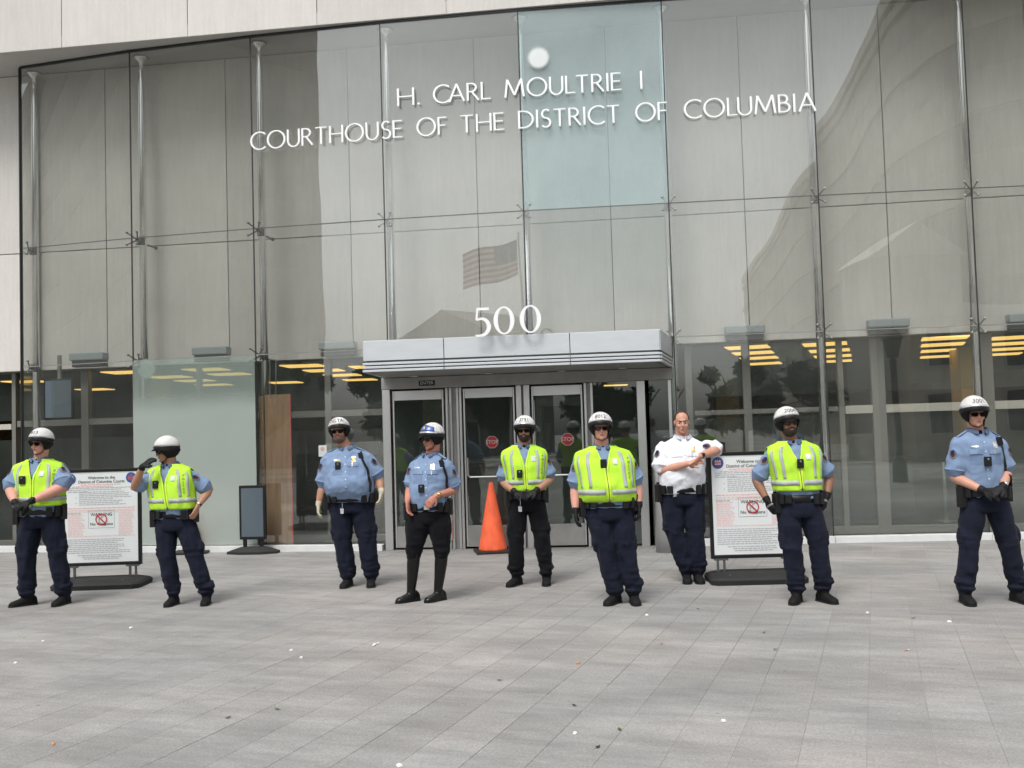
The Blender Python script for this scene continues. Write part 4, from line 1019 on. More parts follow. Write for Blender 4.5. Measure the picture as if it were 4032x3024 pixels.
    if not vest:
        strip('placket', [(nx_(1.46), 1.46), (nx_(1.02), 1.02)], .034, shirt, so, .004, .005)
        for s in (-1, 1):
            piece('pocket', FX_(s*.085, 1.30), 1.285, .104, .120, M_BLUED if shirt is M_BLUE else shirt, so, .002, .003); piece('pocket_flap', FX_(s*.085, 1.345), 1.338, .110, .040, shirt, so, .009, .005)
        for z in (1.42, 1.34, 1.26, 1.18, 1.10): piece('button', nx_(z), z, .011, .011, M_PATCHW, so, .007, .003)
        if shirt is M_WHITE: ep = M_BLACK
        for s in (-1, 1):
            a = warp(s*.100, .0, 1.522); b_ = warp(s*.178*wide, .0, 1.470)
            bm = bmesh.new(); tube(bm, [a, b_], [(.020, .006), (.022, .006)], 8, ref=(0, 0, 1), capround=False); mesh_obj('epaulette', bm, M_BLACK if shirt is M_WHITE else shirt, so, False)
    # open-neck undershirt
    uc = M_BLACKM if not (shirt is M_WHITE or badge == 'gold') else M_PATCHW
    bm = bmesh.new(); q0 = warp(0, -.055, 1.502); ellipsoid(bm, q0, (.020, .008, .026)); mesh_obj('undershirt', bm, uc, root, True)
    # ----- trousers
    bm = bmesh.new(); rings = []
    for z, r1, ry in ((1.01, .168, .122), (.95, .178, .132), (.90, .186, .138), (.85, .186, .138), (.81, .176, .128)):
        cy = 0; bb = b*.035
        rings.append([Vector((px+(r1*wide+bb)*math.sin(2*math.pi*q/28), -(ry+bb*.8)*math.cos(2*math.pi*q/28), z)) for q in range(28)])
    loft(bm, rings)
    for side in (-1, 1):
        hip, kn, ank, fyaw = lm[side]; tw = (.96 + .10*b)*(1+.5*(wide-1))
        h1 = hip + Vector((side*.004, 0, -.02)); mid = hip.lerp(kn, .5); cal = kn.lerp(ank, .45)
        if boots == 'tall':
            prof = [(h1, .116), (hip.lerp(kn, .32), .130), (hip.lerp(kn, .65), .102), (kn, .074), (kn.lerp(ank, .18), .060)]
        else:
            lo = Vector((ank.x, ank.y, .155)); bl = Vector((ank.x+side*.004, ank.y-.005, .205)); b2 = Vector((ank.x, ank.y, .125))
            prof = [(h1, .106), (hip.lerp(kn, .4), .105), (hip.lerp(kn, .75), .094), (kn, .083), (cal, .080), (kn.lerp(ank, .72), .076), (bl, .079), (lo, .070), (b2, .068)]
        tube(bm, [p for p, r_ in prof], [(r_*tw, r_*tw*1.04) for p, r_ in prof], 18)
        if boots != 'tall':
            c = hip.lerp(kn, .80)+Vector((side*.080*tw, .0, 0)); ellipsoid(bm, c, (.030, .065, .085))
            ellipsoid(bm, Vector((ank.x+side*.012, ank.y-.01, .19)), (.082, .085, .030)); ellipsoid(bm, Vector((ank.x-side*.006, ank.y-.01, .135)), (.075, .078, .022))
    me = remesh(bm, .0095, 2, .6)
    fd = fold(pid*3.7+1, .011, (8, 8, 4.2)); fd2 = fold(pid*2.1, .008, (4, 4, 15))
    displace(me, lambda p: fd(p)*(.6 if p[2] > .75 else 1) + (fd2(p)*(1 if p[2] < .34 or .5 < p[2] < .62 else .35)))
    tr = me_obj('trousers', me, trousers, root)
    # ----- shoes
    for side in (-1, 1):
        hip, kn, ank, fyaw = lm[side]; a = R(fyaw)
        fd_ = Vector((-math.sin(a), -math.cos(a), 0)); sd_ = Vector((fd_.y, -fd_.x, 0))
        bm = bmesh.new(); rings = []
        for t, w_, hh in ((-.098, .020, .045), (-.088, .033, .085), (-.06, .040, .112), (-.02, .043, .118), (.03, .045, .100), (.08, .049, .078), (.125, .050, .064), (.16, .044, .056), (.182, .028, .042), (.19, .012, .026)):
            c = Vector((ank.x, ank.y-.0, 0))+fd_*t; rg = []
            for q in range(16):
                an = 2*math.pi*q/16; x = math.cos(an); zz = math.sin(an)
                zz = hh*(.42+.58*zz) if zz > 0 else hh*.42*(1+max(-1, zz*1.6))
                rg.append(c+sd_*w_*math.copysign(abs(x)**.7, x)+Vector((0, 0, zz)))
            rings.append(rg)
        loft(bm, rings)
        if boots == 'tall': tube(bm, [(ank.x, ank.y, .07), (ank.x, ank.y+.0, .13), tuple(ank.lerp(kn, .35)), tuple(ank.lerp(kn, .70)), tuple(ank.lerp(kn, .97))], [.050, .047, .056, .067, .068], 18)
        else: tube(bm, [(ank.x, ank.y, .06), (ank.x, ank.y, .20)], [.052, .050], 16)
        mm = M_LEATHER if boots == 'tall' else M_BLACKM
        bt = me_obj('boot', remesh(bm, .0075, 2, .7), mm, root)
        bm = bmesh.new(); rings = []
        for zz in (0, .016):
            rg = []
            for t, w_ in ((-.100, .022), (-.085, .038), (-.03, .043), (.03, .044), (.09, .052), (.14, .050), (.175, .036), (.193, .016)): rg.append(Vector((ank.x, ank.y, zz))+fd_*t+sd_*w_)
            for t, w_ in reversed(((-.100, .022), (-.085, .038), (-.03, .043), (.03, .044), (.09, .052), (.14, .050), (.175, .036), (.193, .016))): rg.append(Vector((ank.x, ank.y, zz))+fd_*t-sd_*w_)
            rings.append(rg)
        loft(bm, rings); mesh_obj('sole', bm, M_BLACK, bt)
    # ----- duty belt
    bx = .176*wide+.04*b; by = .130+.065*b; zb = 1.0
    def bel(th, z, o=0): return warp((bx+o)*math.sin(th), -(by+o)*math.cos(th)-.002, z)
    bm = bmesh.new(); dz = .034
    tilt = lambda th: -.012*math.cos(th)*(1+2*b)
    loft(bm, [[bel(2*math.pi*q/32, zb+zz+tilt(2*math.pi*q/32), o) for q in range(32)] for zz, o in ((-dz, -.004), (-dz, .006), (dz, .006), (dz, -.004))]); be = mesh_obj('duty_belt', bm, M_BLACK, root, True)
    def pouch(th, w_, h_, d_, dz_, name='belt_pouch', m=M_BLACK):
        th = R(th); c = bel(th, zb+dz_+tilt(th), d_/2+.004); nn = Vector((math.sin(th), -math.cos(th)))
        box_obj(name, (0, 0, 0), (w_*1.12, d_, h_*1.08), m, be, Matrix.Translation(c) @ Matrix.Rotation(math.atan2(nn.y, nn.x)+math.pi/2, 4, 'Z'), bev=.008)
    pouch(-78, .075, .17, .055, -.055, 'holster'); pouch(-55, .05, .085, .035, -.01); pouch(-36, .055, .075, .03, -.005)
    pouch(38, .055, .09, .03, -.01); pouch(60, .05, .10, .04, -.015); pouch(85, .06, .15, .05, -.03, 'radio_pouch'); pouch(-100, .05, .09, .035, 0); pouch(112, .05, .09, .04, 0)
    piece('buckle', FX_(0, .985), zb+tilt(0), .055, .042, M_CHROME if boots == 'tall' else M_BLACK, be, .075 if b > .5 else .045 if b else .012, .004) if boots == 'tall' else None
    # ----- vest
    vo = None
    if vest:
        vw = vest.get('wid', .03)+.014; zt = 1.515; zh = (hemz-.02)*f
        th_in = lambda z: float(np.interp(z, [zh, zh+.03, 1.28, 1.315, 1.37, 1.44, 1.48, 1.50], [2, .25, .25, .6, 2.4, 7, 13, 25]))
        th_out = lambda z: float(np.interp(z, [zh, 1.24, 1.28, 1.33, 1.40, 1.445, 1.465, 1.5], [90, 90, 88, 80, 72, 78, 88, 90]))
        fo = fold(pid*5.3, .010, (7, 7, 5.5))
        def vp(th, z, off=.020):
            wv = vw*float(np.interp(z, [.95, 1.2, 1.40, 1.46, 1.50], [.35, .55, .95, 1.0, .25])); 
            p = tor(R(th), z, off+.004*math.sin(th*.21+pid), wv)
            return p + Vector((0, 0, .008 if z > 1.44 else 0)) + Vector((0, -1 if abs(th) < 90 else 1, 0))*fo(p)*1.0
        zs = list(np.linspace(zh, 1.26, 14))+list(np.linspace(1.28, zt, 18))
        bm = bmesh.new(); N_ = 12
        for s in (-1, 1):
            rows = [[bm.verts.new(vp(s*(th_in(z)+(th_out(z)-th_in(z))*q/N_), z)) for q in range(N_+1)] for z in zs]
            rb_ = [[bm.verts.new(vp(s*((180-th_out(z))+(th_out(z))*q/N_), z)) for q in range(N_+1)] for z in zs]
            for R_ in (rows, rb_):
                for a, b_ in zip(R_, R_[1:]):
                    for q in range(N_): bm.faces.new((a[q], a[q+1], b_[q+1], b_[q]))
        bmesh.ops.remove_doubles(bm, verts=bm.verts, dist=.0012); bmesh.ops.recalc_face_normals(bm, faces=bm.faces)
        bmesh.ops.solidify(bm, geom=bm.faces[:], thickness=.003)
        vo = mesh_obj('safety_vest', bm, M_VEST, root, True)
        def vstrip(name, fn, n, m, wd):
            "fn(t)->(th,z), band half-width wd in z or th"
            bmq = bmesh.new(); A = []
            for q in range(n+1):
                (t0, z0), (t1, z1) = fn(q/n); A.append((bmq.verts.new(vp(t0, z0, .0235)), bmq.verts.new(vp(t1, z1, .0235))))
            for a, b_ in zip(A, A[1:]): bmq.faces.new((a[0], b_[0], b_[1], a[1]))
            bmesh.ops.recalc_face_normals(bmq, faces=bmq.faces); bmesh.ops.solidify(bmq, geom=bmq.faces[:], thickness=.0015); return mesh_obj(name, bmq, m, vo, True)
        zb_ = zh+.095 if hemz < 1.06 else zh+.075
        for s in (-1, 1):
            vstrip('reflective_band', lambda t: ((s*(4+88*t), zb_-.023), (s*(4+88*t), zb_+.023)), 20, M_SILVER, 0)
            for thx in (33, 58):
                lim = 1.435 if thx > 50 else 1.465
                vstrip('reflective_stripe', lambda t: ((s*(thx-4.0-4*t), zb_+.04+(lim-zb_-.04)*t), (s*(thx+4.0-4*t), zb_+.04+(lim-zb_-.04)*t)), 16, M_SILVER, 0)
            vstrip('piping', lambda t: ((s*(th_in(zh+.01+(1.47-zh)*t)), zh+.01+(1.47-zh)*t), (s*(th_in(zh+.01+(1.47-zh)*t)+3.0), zh+.01+(1.47-zh)*t)), 24, M_VEST2, 0)
        dgm = vo.data; sb2 = bvh_of(dgm)
        strip('zip', [(vp(0, 1.29).x, 1.29), (vp(0, zh+.03).x, zh+.03)], .007, M_BLACK, vo, .002, .003)
        if vest.get('letters', True):
            for q, ch in enumerate('POLICE'):
                z = 1.40-.036*q; x = vp(46-2*(1-q/6), z).x; mt = text_mesh(ch, .030, 0); 
                P = [(v.co.x, v.co.y) for v in mt.vertices]; F = [tuple(p.vertices) for p in mt.polygons]
                if F: wrap('vest_letter', P, F, (x, z), .006, M_INK, vo, .001)
                bpy.data.meshes.remove(mt)
    # ----- chest equipment
    bx_ = cam_pos or (0.0, 1.25)
    cx, cz = bx_[0]*f, bx_[1]*f
    def gear(name, x, z, w_, h_, d_, m, parent, rot=0):
        hit = sb2.ray_cast(Vector((x, -1.2, z)), Vector((0, 1, 0)))[0]; y = hit.y if hit else -.14
        return box_obj(name, (0, 0, 0), (w_, d_, h_), m, parent, Matrix.Translation((x, y-d_/2, z)) @ Matrix.Rotation(R(rot), 4, 'Y'), bev=.008)
    if cam_pos: 
        bc = gear('body_camera', cx, cz, .062, .085, .026, M_BLACK, root); 
        bm = bmesh.new(); hit = sb2.ray_cast(Vector((cx, -1.2, cz+.018)), Vector((0, 1, 0)))[0]; y = (hit.y if hit else -.14)-.028; bmesh.ops.create_cone(bm, cap_ends=True, segments=16, radius1=.012, radius2=.011, depth=.008, matrix=Matrix.Translation((cx, y, cz+.018)) @ UPR); mesh_obj('camera_lens', bm, M_SCREEN, bc, True)
    if strap:
        x1 = warp(.155*wide, 0, 1.45).x; x2 = warp(.20*wide+.02*b, 0, 1.02).x; xm = warp(.165*wide+.02*b, 0, 1.3).x
        strip('equipment_strap', [(x1-.025, 1.475), (x1+.002, 1.38), (xm+.012, 1.28), (x2-.02, 1.12), (x2-.025, 1.03)], .022, M_BLACK, root, .006, .006)
        gear('radio_microphone', x1-.02, 1.425, .048, .075, .028, M_BLACK, root, -10)
    if badge:
        x = FX_(.088, 1.38)
        if vest: piece('badge', FX_(.095, 1.38), 1.375, .044, .054, M_PATCHW, vo, .006, .004)
        else:
            piece('badge', x, 1.392, .042, .058, M_GOLD if badge == 'gold' else M_CHROME, so, .007, .005); piece('badge_number', x, 1.392, .022, .014, M_PATCHW, so, .010, .003)
            piece('name_plate', FX_(-.09, 1.38), 1.385, .060, .014, M_GOLD if badge == 'gold' else M_CHROME, so, .007, .003); piece('pen', FX_(.075, 1.33), 1.335, .007, .05, M_CHROME, so, .010, .003)
    # shoulder patches
    for side in (1, -1):
        s0 = sh[side]; el = arm[side][0]; c = s0.lerp(el, .30); ax = (el-s0).normalized()
        dirn = Vector((side*.72, -.69, .08)); dirn = (dirn-ax*dirn.dot(ax)).normalized(); u = ax.cross(dirn).normalized()
        for nm_, rr1, cc_, mt_, o_ in (('shoulder_patch', .042, 0, M_PATCHW, .0035), ('patch_field', .024, .0, M_PATCHR, .006), ('patch_arch', .020, -.018, M_PATCHB, .008)):
            bmq = bmesh.new(); vv = []; cen = None
            for q in range(17):
                an = 2*math.pi*q/16; p = c+ax*(cc_+(math.cos(an)*rr1 if q < 16 else 0))+u*(math.sin(an)*rr1*.8 if q < 16 else 0)
                hit = sb.ray_cast(p+dirn*.3, -dirn)[0] or (p+dirn*.07); vv.append(bmq.verts.new(hit+dirn*o_))
            for q in range(16): bmq.faces.new((vv[16], vv[q], vv[(q+1) % 16]))
            bmesh.ops.solidify(bmq, geom=bmq.faces[:], thickness=.001); bmesh.ops.recalc_face_normals(bmq, faces=bmq.faces); mesh_obj(nm_, bmq, mt_, so, True)
    # ----- gloves, watch
    for i, side in enumerate((-1, 1)):
        if glove[i]:
            bm = bmesh.new(); hand(bm, side, .0045); el, wr, hd, pn = arm[side]; tube(bm, [wr+(el-wr).normalized()*.035, wr, wr+hd*.02], [.038, .034, .030], 14, capround=False)
            go = me_obj('glove', remesh(bm, .0058, 1, .7), glove[i], root)
            if 'gloveband' in extras:
                bm = bmesh.new(); tube(bm, [wr+hd*.045, wr+hd*.065], [(.047, .024), (.047, .023)], 14, ref=pn, capround=False); mesh_obj('knuckle_band', bm, M_FRAME, go, True)
    if 'watchR' in extras or 'watchL' in extras or 'goldwatch' in extras:
        side = -1 if 'watchL' in extras else 1; el, wr, hd, pn = arm[side]; ax = (wr-el).normalized(); p = wr-ax*.025
        bm = bmesh.new(); tube(bm, [p-ax*.009, p+ax*.009], [.0325, .0315], 18, capround=False); mesh_obj('watch_strap', bm, M_GOLD if 'goldwatch' in extras else M_BLACK, root, True)
        fr_ = Vector((0, -1, .2)); fr_ = (fr_-ax*fr_.dot(ax)).normalized()
        bm = bmesh.new(); tube(bm, [p+fr_*.028, p+fr_*.042], [.019, .018], 16, ref=ax, capround=False); mesh_obj('watch_face', bm, M_GOLD if 'goldwatch' in extras else M_CHROME if 'silverwatch' in extras else M_BLACK, root, True)
    if 'keys' in extras:
        x = px-.075; hit = bvh_of(tr.data).ray_cast(Vector((x, -1, .84)), Vector((0, 1, 0)))[0]; y = (hit.y if hit else -.13)-.008
        bm = bmesh.new(); tube(bm, [(x, y, .95), (x+.004, y-.004, .90), (x, y-.002, .87)], [.003]*3, 6)
        for q in range(4):
            an = -.5+.3*q; box(bm, (x+.035*math.sin(an)*.9, y-.004*q-.004, .87-.035*math.cos(an)), (.012, .003, .055), Matrix.Identity(4), .001)
        mesh_obj('keys', bm, M_CHROME, root)
    if 'idtag' in extras: piece('id_tag', px-.10, .94, .034, .065, M_PATCHW, be, .05, .004)
    # ----- facial hair
    if beard:
        bm = bmesh.new(); ellipsoid(bm, (0, -.030, -.070), (.0625*fw_, .0755, .058), Mh, 28, 20); inv = Mh.inverted()
        kill = [v for v in bm.verts if (lambda p: p.z > ((-.045 if abs(p.x) < .045 else -.015) if beard[1] == 'full' else (-.058 if abs(p.x) < .03 else -.05)) or p.y > .028 or (abs(p.x) < .024 and -.068 < p.z < -.04 and beard[1] == 'full' and False))(inv @ v.co)]
        bmesh.ops.delete(bm, geom=kill, context='VERTS'); bmesh.ops.solidify(bm, geom=bm.faces[:], thickness=.004)
        for v in bm.verts: v.co += Vector((noise.noise(v.co*90), noise.noise(v.co*90+Vector((5, 0, 0))), noise.noise(v.co*80)))*.002
        mesh_obj('beard', bm, beard[0], root, True)
        bm = bmesh.new(); tube(bm, [Mh @ Vector((-.032, -.088, -.058)), Mh @ Vector((-.015, -.101, -.047)), Mh @ Vector((.015, -.101, -.047)), Mh @ Vector((.032, -.088, -.058))], [.004, .0065, .0065, .004], 8); mesh_obj('moustache', bm, beard[0], root, True)
        bm = bmesh.new(); ellipsoid(bm, (0, -.099, -.062), (.017, .008, .0055), Mh, 12, 8); mesh_obj('lower_lip', bm, M_LIP, root, True)
    # ----- glasses
    if glasses:
        bm = bmesh.new()
        for s in (-1, 1):
            P = []
            for q in range(18):
                an = 2*math.pi*q/18; x = s*.034+.028*math.copysign(abs(math.cos(an))**.75, math.cos(an)); z = -.002+.019*math.copysign(abs(math.sin(an))**.8, math.sin(an)); P.append((x, z))
            vs = [bm.verts.new(Mh @ Vector((x, -.108+abs(x)**2*4.0, z))) for x, z in P]; bm.faces.new(vs)
        bmesh.ops.solidify(bm, geom=bm.faces[:], thickness=.003); go = mesh_obj('sunglasses', bm, M_LENS, root, False)
        bm = bmesh.new(); tube(bm, [Mh @ Vector((-.012, -.109, .008)), Mh @ Vector((.012, -.109, .008))], [.003, .003], 6)
        for s in (-1, 1): tube(bm, [Mh @ Vector((s*.060, -.094, .008)), Mh @ Vector((s*.075, -.05, .006)), Mh @ Vector((s*.078, .01, .004))], [.0035]*3, 6)
        mesh_obj('glasses_frame', bm, M_BLACK, go, True)
    else:
        for s in (-1, 1):
            bm = bmesh.new(); ellipsoid(bm, (s*.031, -.0785, -.001), (.011, .0105, .0052), Mh, 12, 8); eo = mesh_obj('eye', bm, M_EYE, root, True)
            bm = bmesh.new(); ellipsoid(bm, (s*.031, -.0865, -.001), (.0055, .004, .0050), Mh, 10, 6); mesh_obj('iris', bm, M_HAIR, eo, True)
            bm = bmesh.new(); tube(bm, [Mh @ Vector((s*.014, -.097, .020)), Mh @ Vector((s*.032, -.096, .025)), Mh @ Vector((s*.050, -.084, .020))], [.0035, .0045, .003], 6); mesh_obj('eyebrow', bm, M_HAIR, root, True)
    # ----- helmet or hair
    if helmet:
        cz_ = .043; rx, ry, rz = .119, .140, .126
        def hp(az, el, o=0): 
            a, e_ = R(az), R(el); return Mh @ Vector(((rx+o)*math.sin(a)*math.cos(e_), .012-(ry+o)*math.cos(a)*math.cos(e_), cz_+(rz+o)*math.sin(e_)))
        bm = bmesh.new(); cut = lambda az: 13-20*(1-math.cos(R(az)))/2
        rings = [[hp(az, cut(az)+(90-cut(az))*(t/10)**.9 if t < 10 else 90) for az in range(0, 360, 12)] for t in range(10)]
        vr = [[bm.verts.new(p) for p in r_] for r_ in rings]
        for a, b_ in zip(vr, vr[1:]):
            for q in range(30): bm.faces.new((a[q], a[(q+1) % 30], b_[(q+1) % 30], b_[q]))
        tp = bm.verts.new(hp(0, 90))
        for q in range(30): bm.faces.new((vr[-1][q], vr[-1][(q+1) % 30], tp))
        bmesh.ops.solidify(bm, geom=bm.faces[:], thickness=.006)
        he = mesh_obj('helmet', bm, M_HELM, root, True)
        def shell(name, fn_lo, fn_hi, a0, a1, o, m, n=24, rows=4, thk=.012):
            bmq = bmesh.new(); G = []
            for r_ in range(rows+1):
                G.append([])
                for q in range(n+1):
                    az = a0+(a1-a0)*q/n; e_ = fn_lo(az)+(fn_hi(az)-fn_lo(az))*r_/rows; G[-1].append(bmq.verts.new(hp(az, e_, o)))
            for a, b_ in zip(G, G[1:]):
                for q in range(n): bmq.faces.new((a[q], a[q+1], b_[q+1], b_[q]))
            bmesh.ops.recalc_face_normals(bmq, faces=bmq.faces); bmesh.ops.solidify(bmq, geom=bmq.faces[:], thickness=thk); return mesh_obj(name, bmq, m, he, True)
        shell('rim', lambda az: cut(az)-17, lambda az: cut(az)+1.5, -180, 180, .003, M_BLACK, 48, 3)
        shell('ear_guard', lambda az: -10-50*max(0, min(1, (az-40)/24))*(1 if az < 150 else 1-.45*min(1, (az-150)/30)), lambda az: cut(az)-12, 40, 180, .0, M_BLACKM, 20, 5)
        shell('ear_guard', lambda az: -10-50*max(0, min(1, (-az-40)/24))*(1 if az > -150 else 1-.45*min(1, (-az-150)/30)), lambda az: cut(az)-12, -180, -40, .0, M_BLACKM, 20, 5)
        # peak
        bmq = bmesh.new(); A = []
        for q in range(17):
            az = -58+116*q/16; p0 = hp(az, cut(az)-13, .004); p1 = hp(az, cut(az)-16, .004+.034*math.cos(R(az*1.4))) + Vector((0, 0, -.008)); A.append((bmq.verts.new(p0), bmq.verts.new(p1)))
        for a, b_ in zip(A, A[1:]): bmq.faces.new((a[0], b_[0], b_[1], a[1]))
        bmesh.ops.solidify(bmq, geom=bmq.faces[:], thickness=.003); mesh_obj('peak', bmq, M_BLACK, he, True)
        if helmet.get('chrome'): shell('trim', lambda az: cut(az)-1, lambda az: cut(az)+6, -75, 75, .006, M_CHROME, 20, 2, .003)
        if helmet.get('blue'):
            shell('blue_band', lambda az: cut(az)+7, lambda az: cut(az)+46-abs(az)*.25, -62, 62, .0035, M_HELMB, 20, 5, .003); shell('crest', lambda az: cut(az)+14, lambda az: cut(az)+34, -7, 7, .008, M_GOLD, 6, 3, .003)
        bm = bmesh.new(); tube(bm, [hp(-72, -44, -.01), Mh @ Vector((-.055, -.045, -.095)), Mh @ Vector((0, -.070, -.116)), Mh @ Vector((.055, -.045, -.095)), hp(72, -44, -.01)], [(.009, .003)]*5, 8, ref=(0, 0, 1)); mesh_obj('chin_strap', bm, M_BLACK, he, True)
        tx = helmet.get('text')
        if tx:
            mt = text_mesh(tx, .060, 0); bmq = bmesh.new(); vv = []
            for v in mt.vertices:
                az = helmet.get('az', 0)+math.degrees(v.co.x/.105); el = 35+math.degrees(v.co.y/.12); vv.append(bmq.verts.new(hp(az, el, .0022)))
            for p in mt.polygons:
                try: bmq.faces.new([vv[q] for q in p.vertices])
                except ValueError: pass
            mesh_obj('helmet_text', bmq, M_INK, he); bpy.data.meshes.remove(mt)
    else:
        bm = bmesh.new(); ellipsoid(bm, (0, .022, .036), (.079, .094, .089), Mh, 32, 24); inv = Mh.inverted()
        kill = [v for v in bm.verts if (lambda p: p.z < -.03 or (p.y < -.035+.35*max(0, .062-abs(p.x))*0 - (.018 if abs(p.x) < .02 else 0) and p.z < .112) or (p.y < -.01 and p.z < .03))(inv @ v.co)]
        bmesh.ops.delete(bm, geom=kill, context='VERTS'); bmesh.ops.solidify(bm, geom=bm.faces[:], thickness=.004)
        for v in bm.verts: v.co += Vector((noise.noise(v.co*70), noise.noise(v.co*70+Vector((5, 0, 0))), noise.noise(v.co*70+Vector((0, 7, 0)))))*.003
        mesh_obj('hair', bm, M_HAIR, root, True)
    PER.append(root); return root

def foot_at(x, y): return atz(x, y, 0)
D_, F_ = (0, -.3, -1), (0, -1, 0)
def W(x, y, dy=.10):
    q = atz(x, y); return (q.x, q.y+dy)
H_ = lambda t, az=0, **k: dict(text=t, az=az, **k)
person(1, W(83, 1311), 1.0, SK_PINK, 'stocky officer at far left in yellow vest and white helmet, hands clasped in black gloves', -.01, -.03, (.0, -.02, 1.685), 14, 0, 0,
       ((-.30, -.06, 1.225), (-.155, -.26, 1.085), (.8, -.1, -.45), (.2, .5, -.9)), ((.265, -.08, 1.235), (.02, -.29, 1.10), (-.9, -.05, -.35), (-.1, .6, -.8)),
       ((-.175, .0, 42), (.205, .0, 8)), belly=.25, wide=1.12, thick=1.22, vest=dict(wid=.022), glove=(M_GLOVE, M_GLOVE), helmet=H_('8413', -6), cam_pos=(-.125, 1.315), extras=('watchR',), hemz=1.06)
person(2, W(402, 1310), .942, SK_TAN, 'shorter officer in yellow vest raising a black-gloved hand to the face', -.13, -.175, (-.205, -.02, 1.57), 48, 0, 8,
       ((-.50, -.12, 1.215), (-.37, -.24, 1.425), (.80, .12, .60), (.5, .6, -.3)), ((.21, .05, 1.16), (.125, -.08, 1.00), (-.25, -.3, -.8), (-.8, .3, 0)),
       ((-.17, .0, 6), (.17, .0, -8)), belly=.25, wide=1.06, thick=1.02, tyaw=12, vest=dict(wid=.03), glove=(M_GLOVE, None), helmet=H_('', 0), cam_pos=(-.275, 1.235), extras=('watchR', 'silverwatch'), hemz=1.0)
person(3, W(772, 1270), 1.015, SK_TAN, 'heavy officer with a big belly in blue shirt wearing pale leather gloves', -.06, -.10, (-.175, -.02, 1.715), 2, -5, -6,
       ((-.375, .02, 1.10), (-.42, -.03, .92), (-.02, -.12, -1), (.6, .1, 0)), ((.245, .04, 1.19), (.285, -.06, 1.04), (-.12, -.15, -1), (-.6, .1, 0)),
       ((-.125, .0, 10), (.135, .0, -6)), belly=.82, wide=1.15, thick=1.14, glove=(M_GLOVEB, M_GLOVEB), helmet=H_('DELTA', -4), cam_pos=(-.17, 1.345), strap=True, badge='gold', beard=(M_BEARDG, 'short'), extras=('keys',))
person(4, W(918, 1303), .962, SK_RED, 'officer in blue shirt and knee-high black riding boots with blue-banded helmet, looking left', .05, .085, (.105, -.02, 1.615), 42, 0, 4,
       ((-.135, .06, 1.12), (-.145, -.13, 1.0), (.12, -.1, -1), (.7, -.3, 0)), ((.325, .03, 1.10), (.145, -.22, 1.055), (-.75, -.1, -.75), (-.3, .8, -.4)),
       ((-.145, .0, 52), (.125, .0, 42)), belly=.35, wide=1.0, thick=.98, tyaw=28, trousers=M_NAVYB, boots='tall', helmet=H_('', 0, blue=True, chrome=True), cam_pos=(.0, 1.13), strap=True, badge='w', extras=('goldwatch',), knee=(-.0, .03))
person(5, W(1147, 1267), .994, SK_TAN, 'officer in yellow vest and chrome-trimmed helmet right of the orange cone, black gloves clasped', -.015, -.03, (-.015, -.02, 1.67), 8, 0, 0,
       ((-.265, .03, 1.12), (-.145, -.20, 1.02), (.85, -.2, -.4), (.2, .5, -.8)), ((.25, .03, 1.135), (.085, -.20, 1.025), (-.85, -.2, -.4), (-.2, .5, -.8)),
       ((-.155, .0, 30), (.175, .0, 4)), belly=.1, wide=.98, vest=dict(wid=.026), trousers=M_NAVYB, glove=(M_GLOVE, M_GLOVE), helmet=H_('3791', 4, chrome=True), cam_pos=(-.085, 1.21), beard=(M_BEARD, 'short'), extras=('keys',), hemz=1.04)
person(6, W(1351, 1308), .984, SK_PINK, 'broad officer in wide yellow vest standing with both arms hanging at the sides', -.115, -.155, (-.168, -.02, 1.66), 0, 0, -4,
       ((-.425, .04, 1.10), (-.435, -.04, .885), (.06, -.15, -1), (.7, 0, 0)), ((.165, .04, 1.12), (.17, -.04, .925), (-.08, -.12, -1), (-.7, 0, 0)),
       ((-.085, .0, 34), (.095, -.02, -2)), belly=.45, wide=1.16, thick=1.1, vest=dict(wid=.022), glove=(M_GLOVE, M_GLOVE), helmet=H_('8012', -4), cam_pos=(-.165, 1.335), hemz=.995, knee=(.02, -.03))
person(7, W(1502.5, 1263, .17), 1.02, SK_FAIR, 'bareheaded officer in white shirt leaning his elbow on the notice sign', -.08, -.05, (-.055, -.02, 1.705), 4, 0, 4,
       ((-.305, -.04, 1.19), (-.03, -.27, 1.275), (.88, -.05, .2), (0, .7, -.6)), ((.325, -.03, 1.405), (.075, -.30, 1.345), (-.6, .02, -.8), (-.5, .5, 0)),
       ((-.055, .0, 8), (.06, -.02, 0)), belly=.4, wide=1.14, thick=1.12, shirt=M_WHITE, badge='gold', glasses=False, extras=('watchR', 'idtag'), knee=(-.03, -.02))
person(8, W(1760, 1306), .983, SK_BROWN, 'bearded officer in yellow vest standing arms akimbo with black gloves on his hips', -.075, -.113, (-.155, -.02, 1.655), -6, -2, -5,
       ((-.445, .08, 1.14), (-.375, -.02, .955), (.42, -.25, -.9), (.7, .3, 0)), ((.245, .08, 1.16), (.18, -.02, .975), (-.35, -.25, -.9), (-.7, .3, 0)),
       ((-.125, .0, 30), (.125, .0, -20)), belly=.1, wide=1.04, thick=.98, vest=dict(wid=.024, letters=False), glove=(M_GLOVE, M_GLOVE), helmet=H_('2004', 0), cam_pos=(-.095, 1.29), beard=(M_BEARD, 'full'), extras=('gloveband',), hemz=1.06)
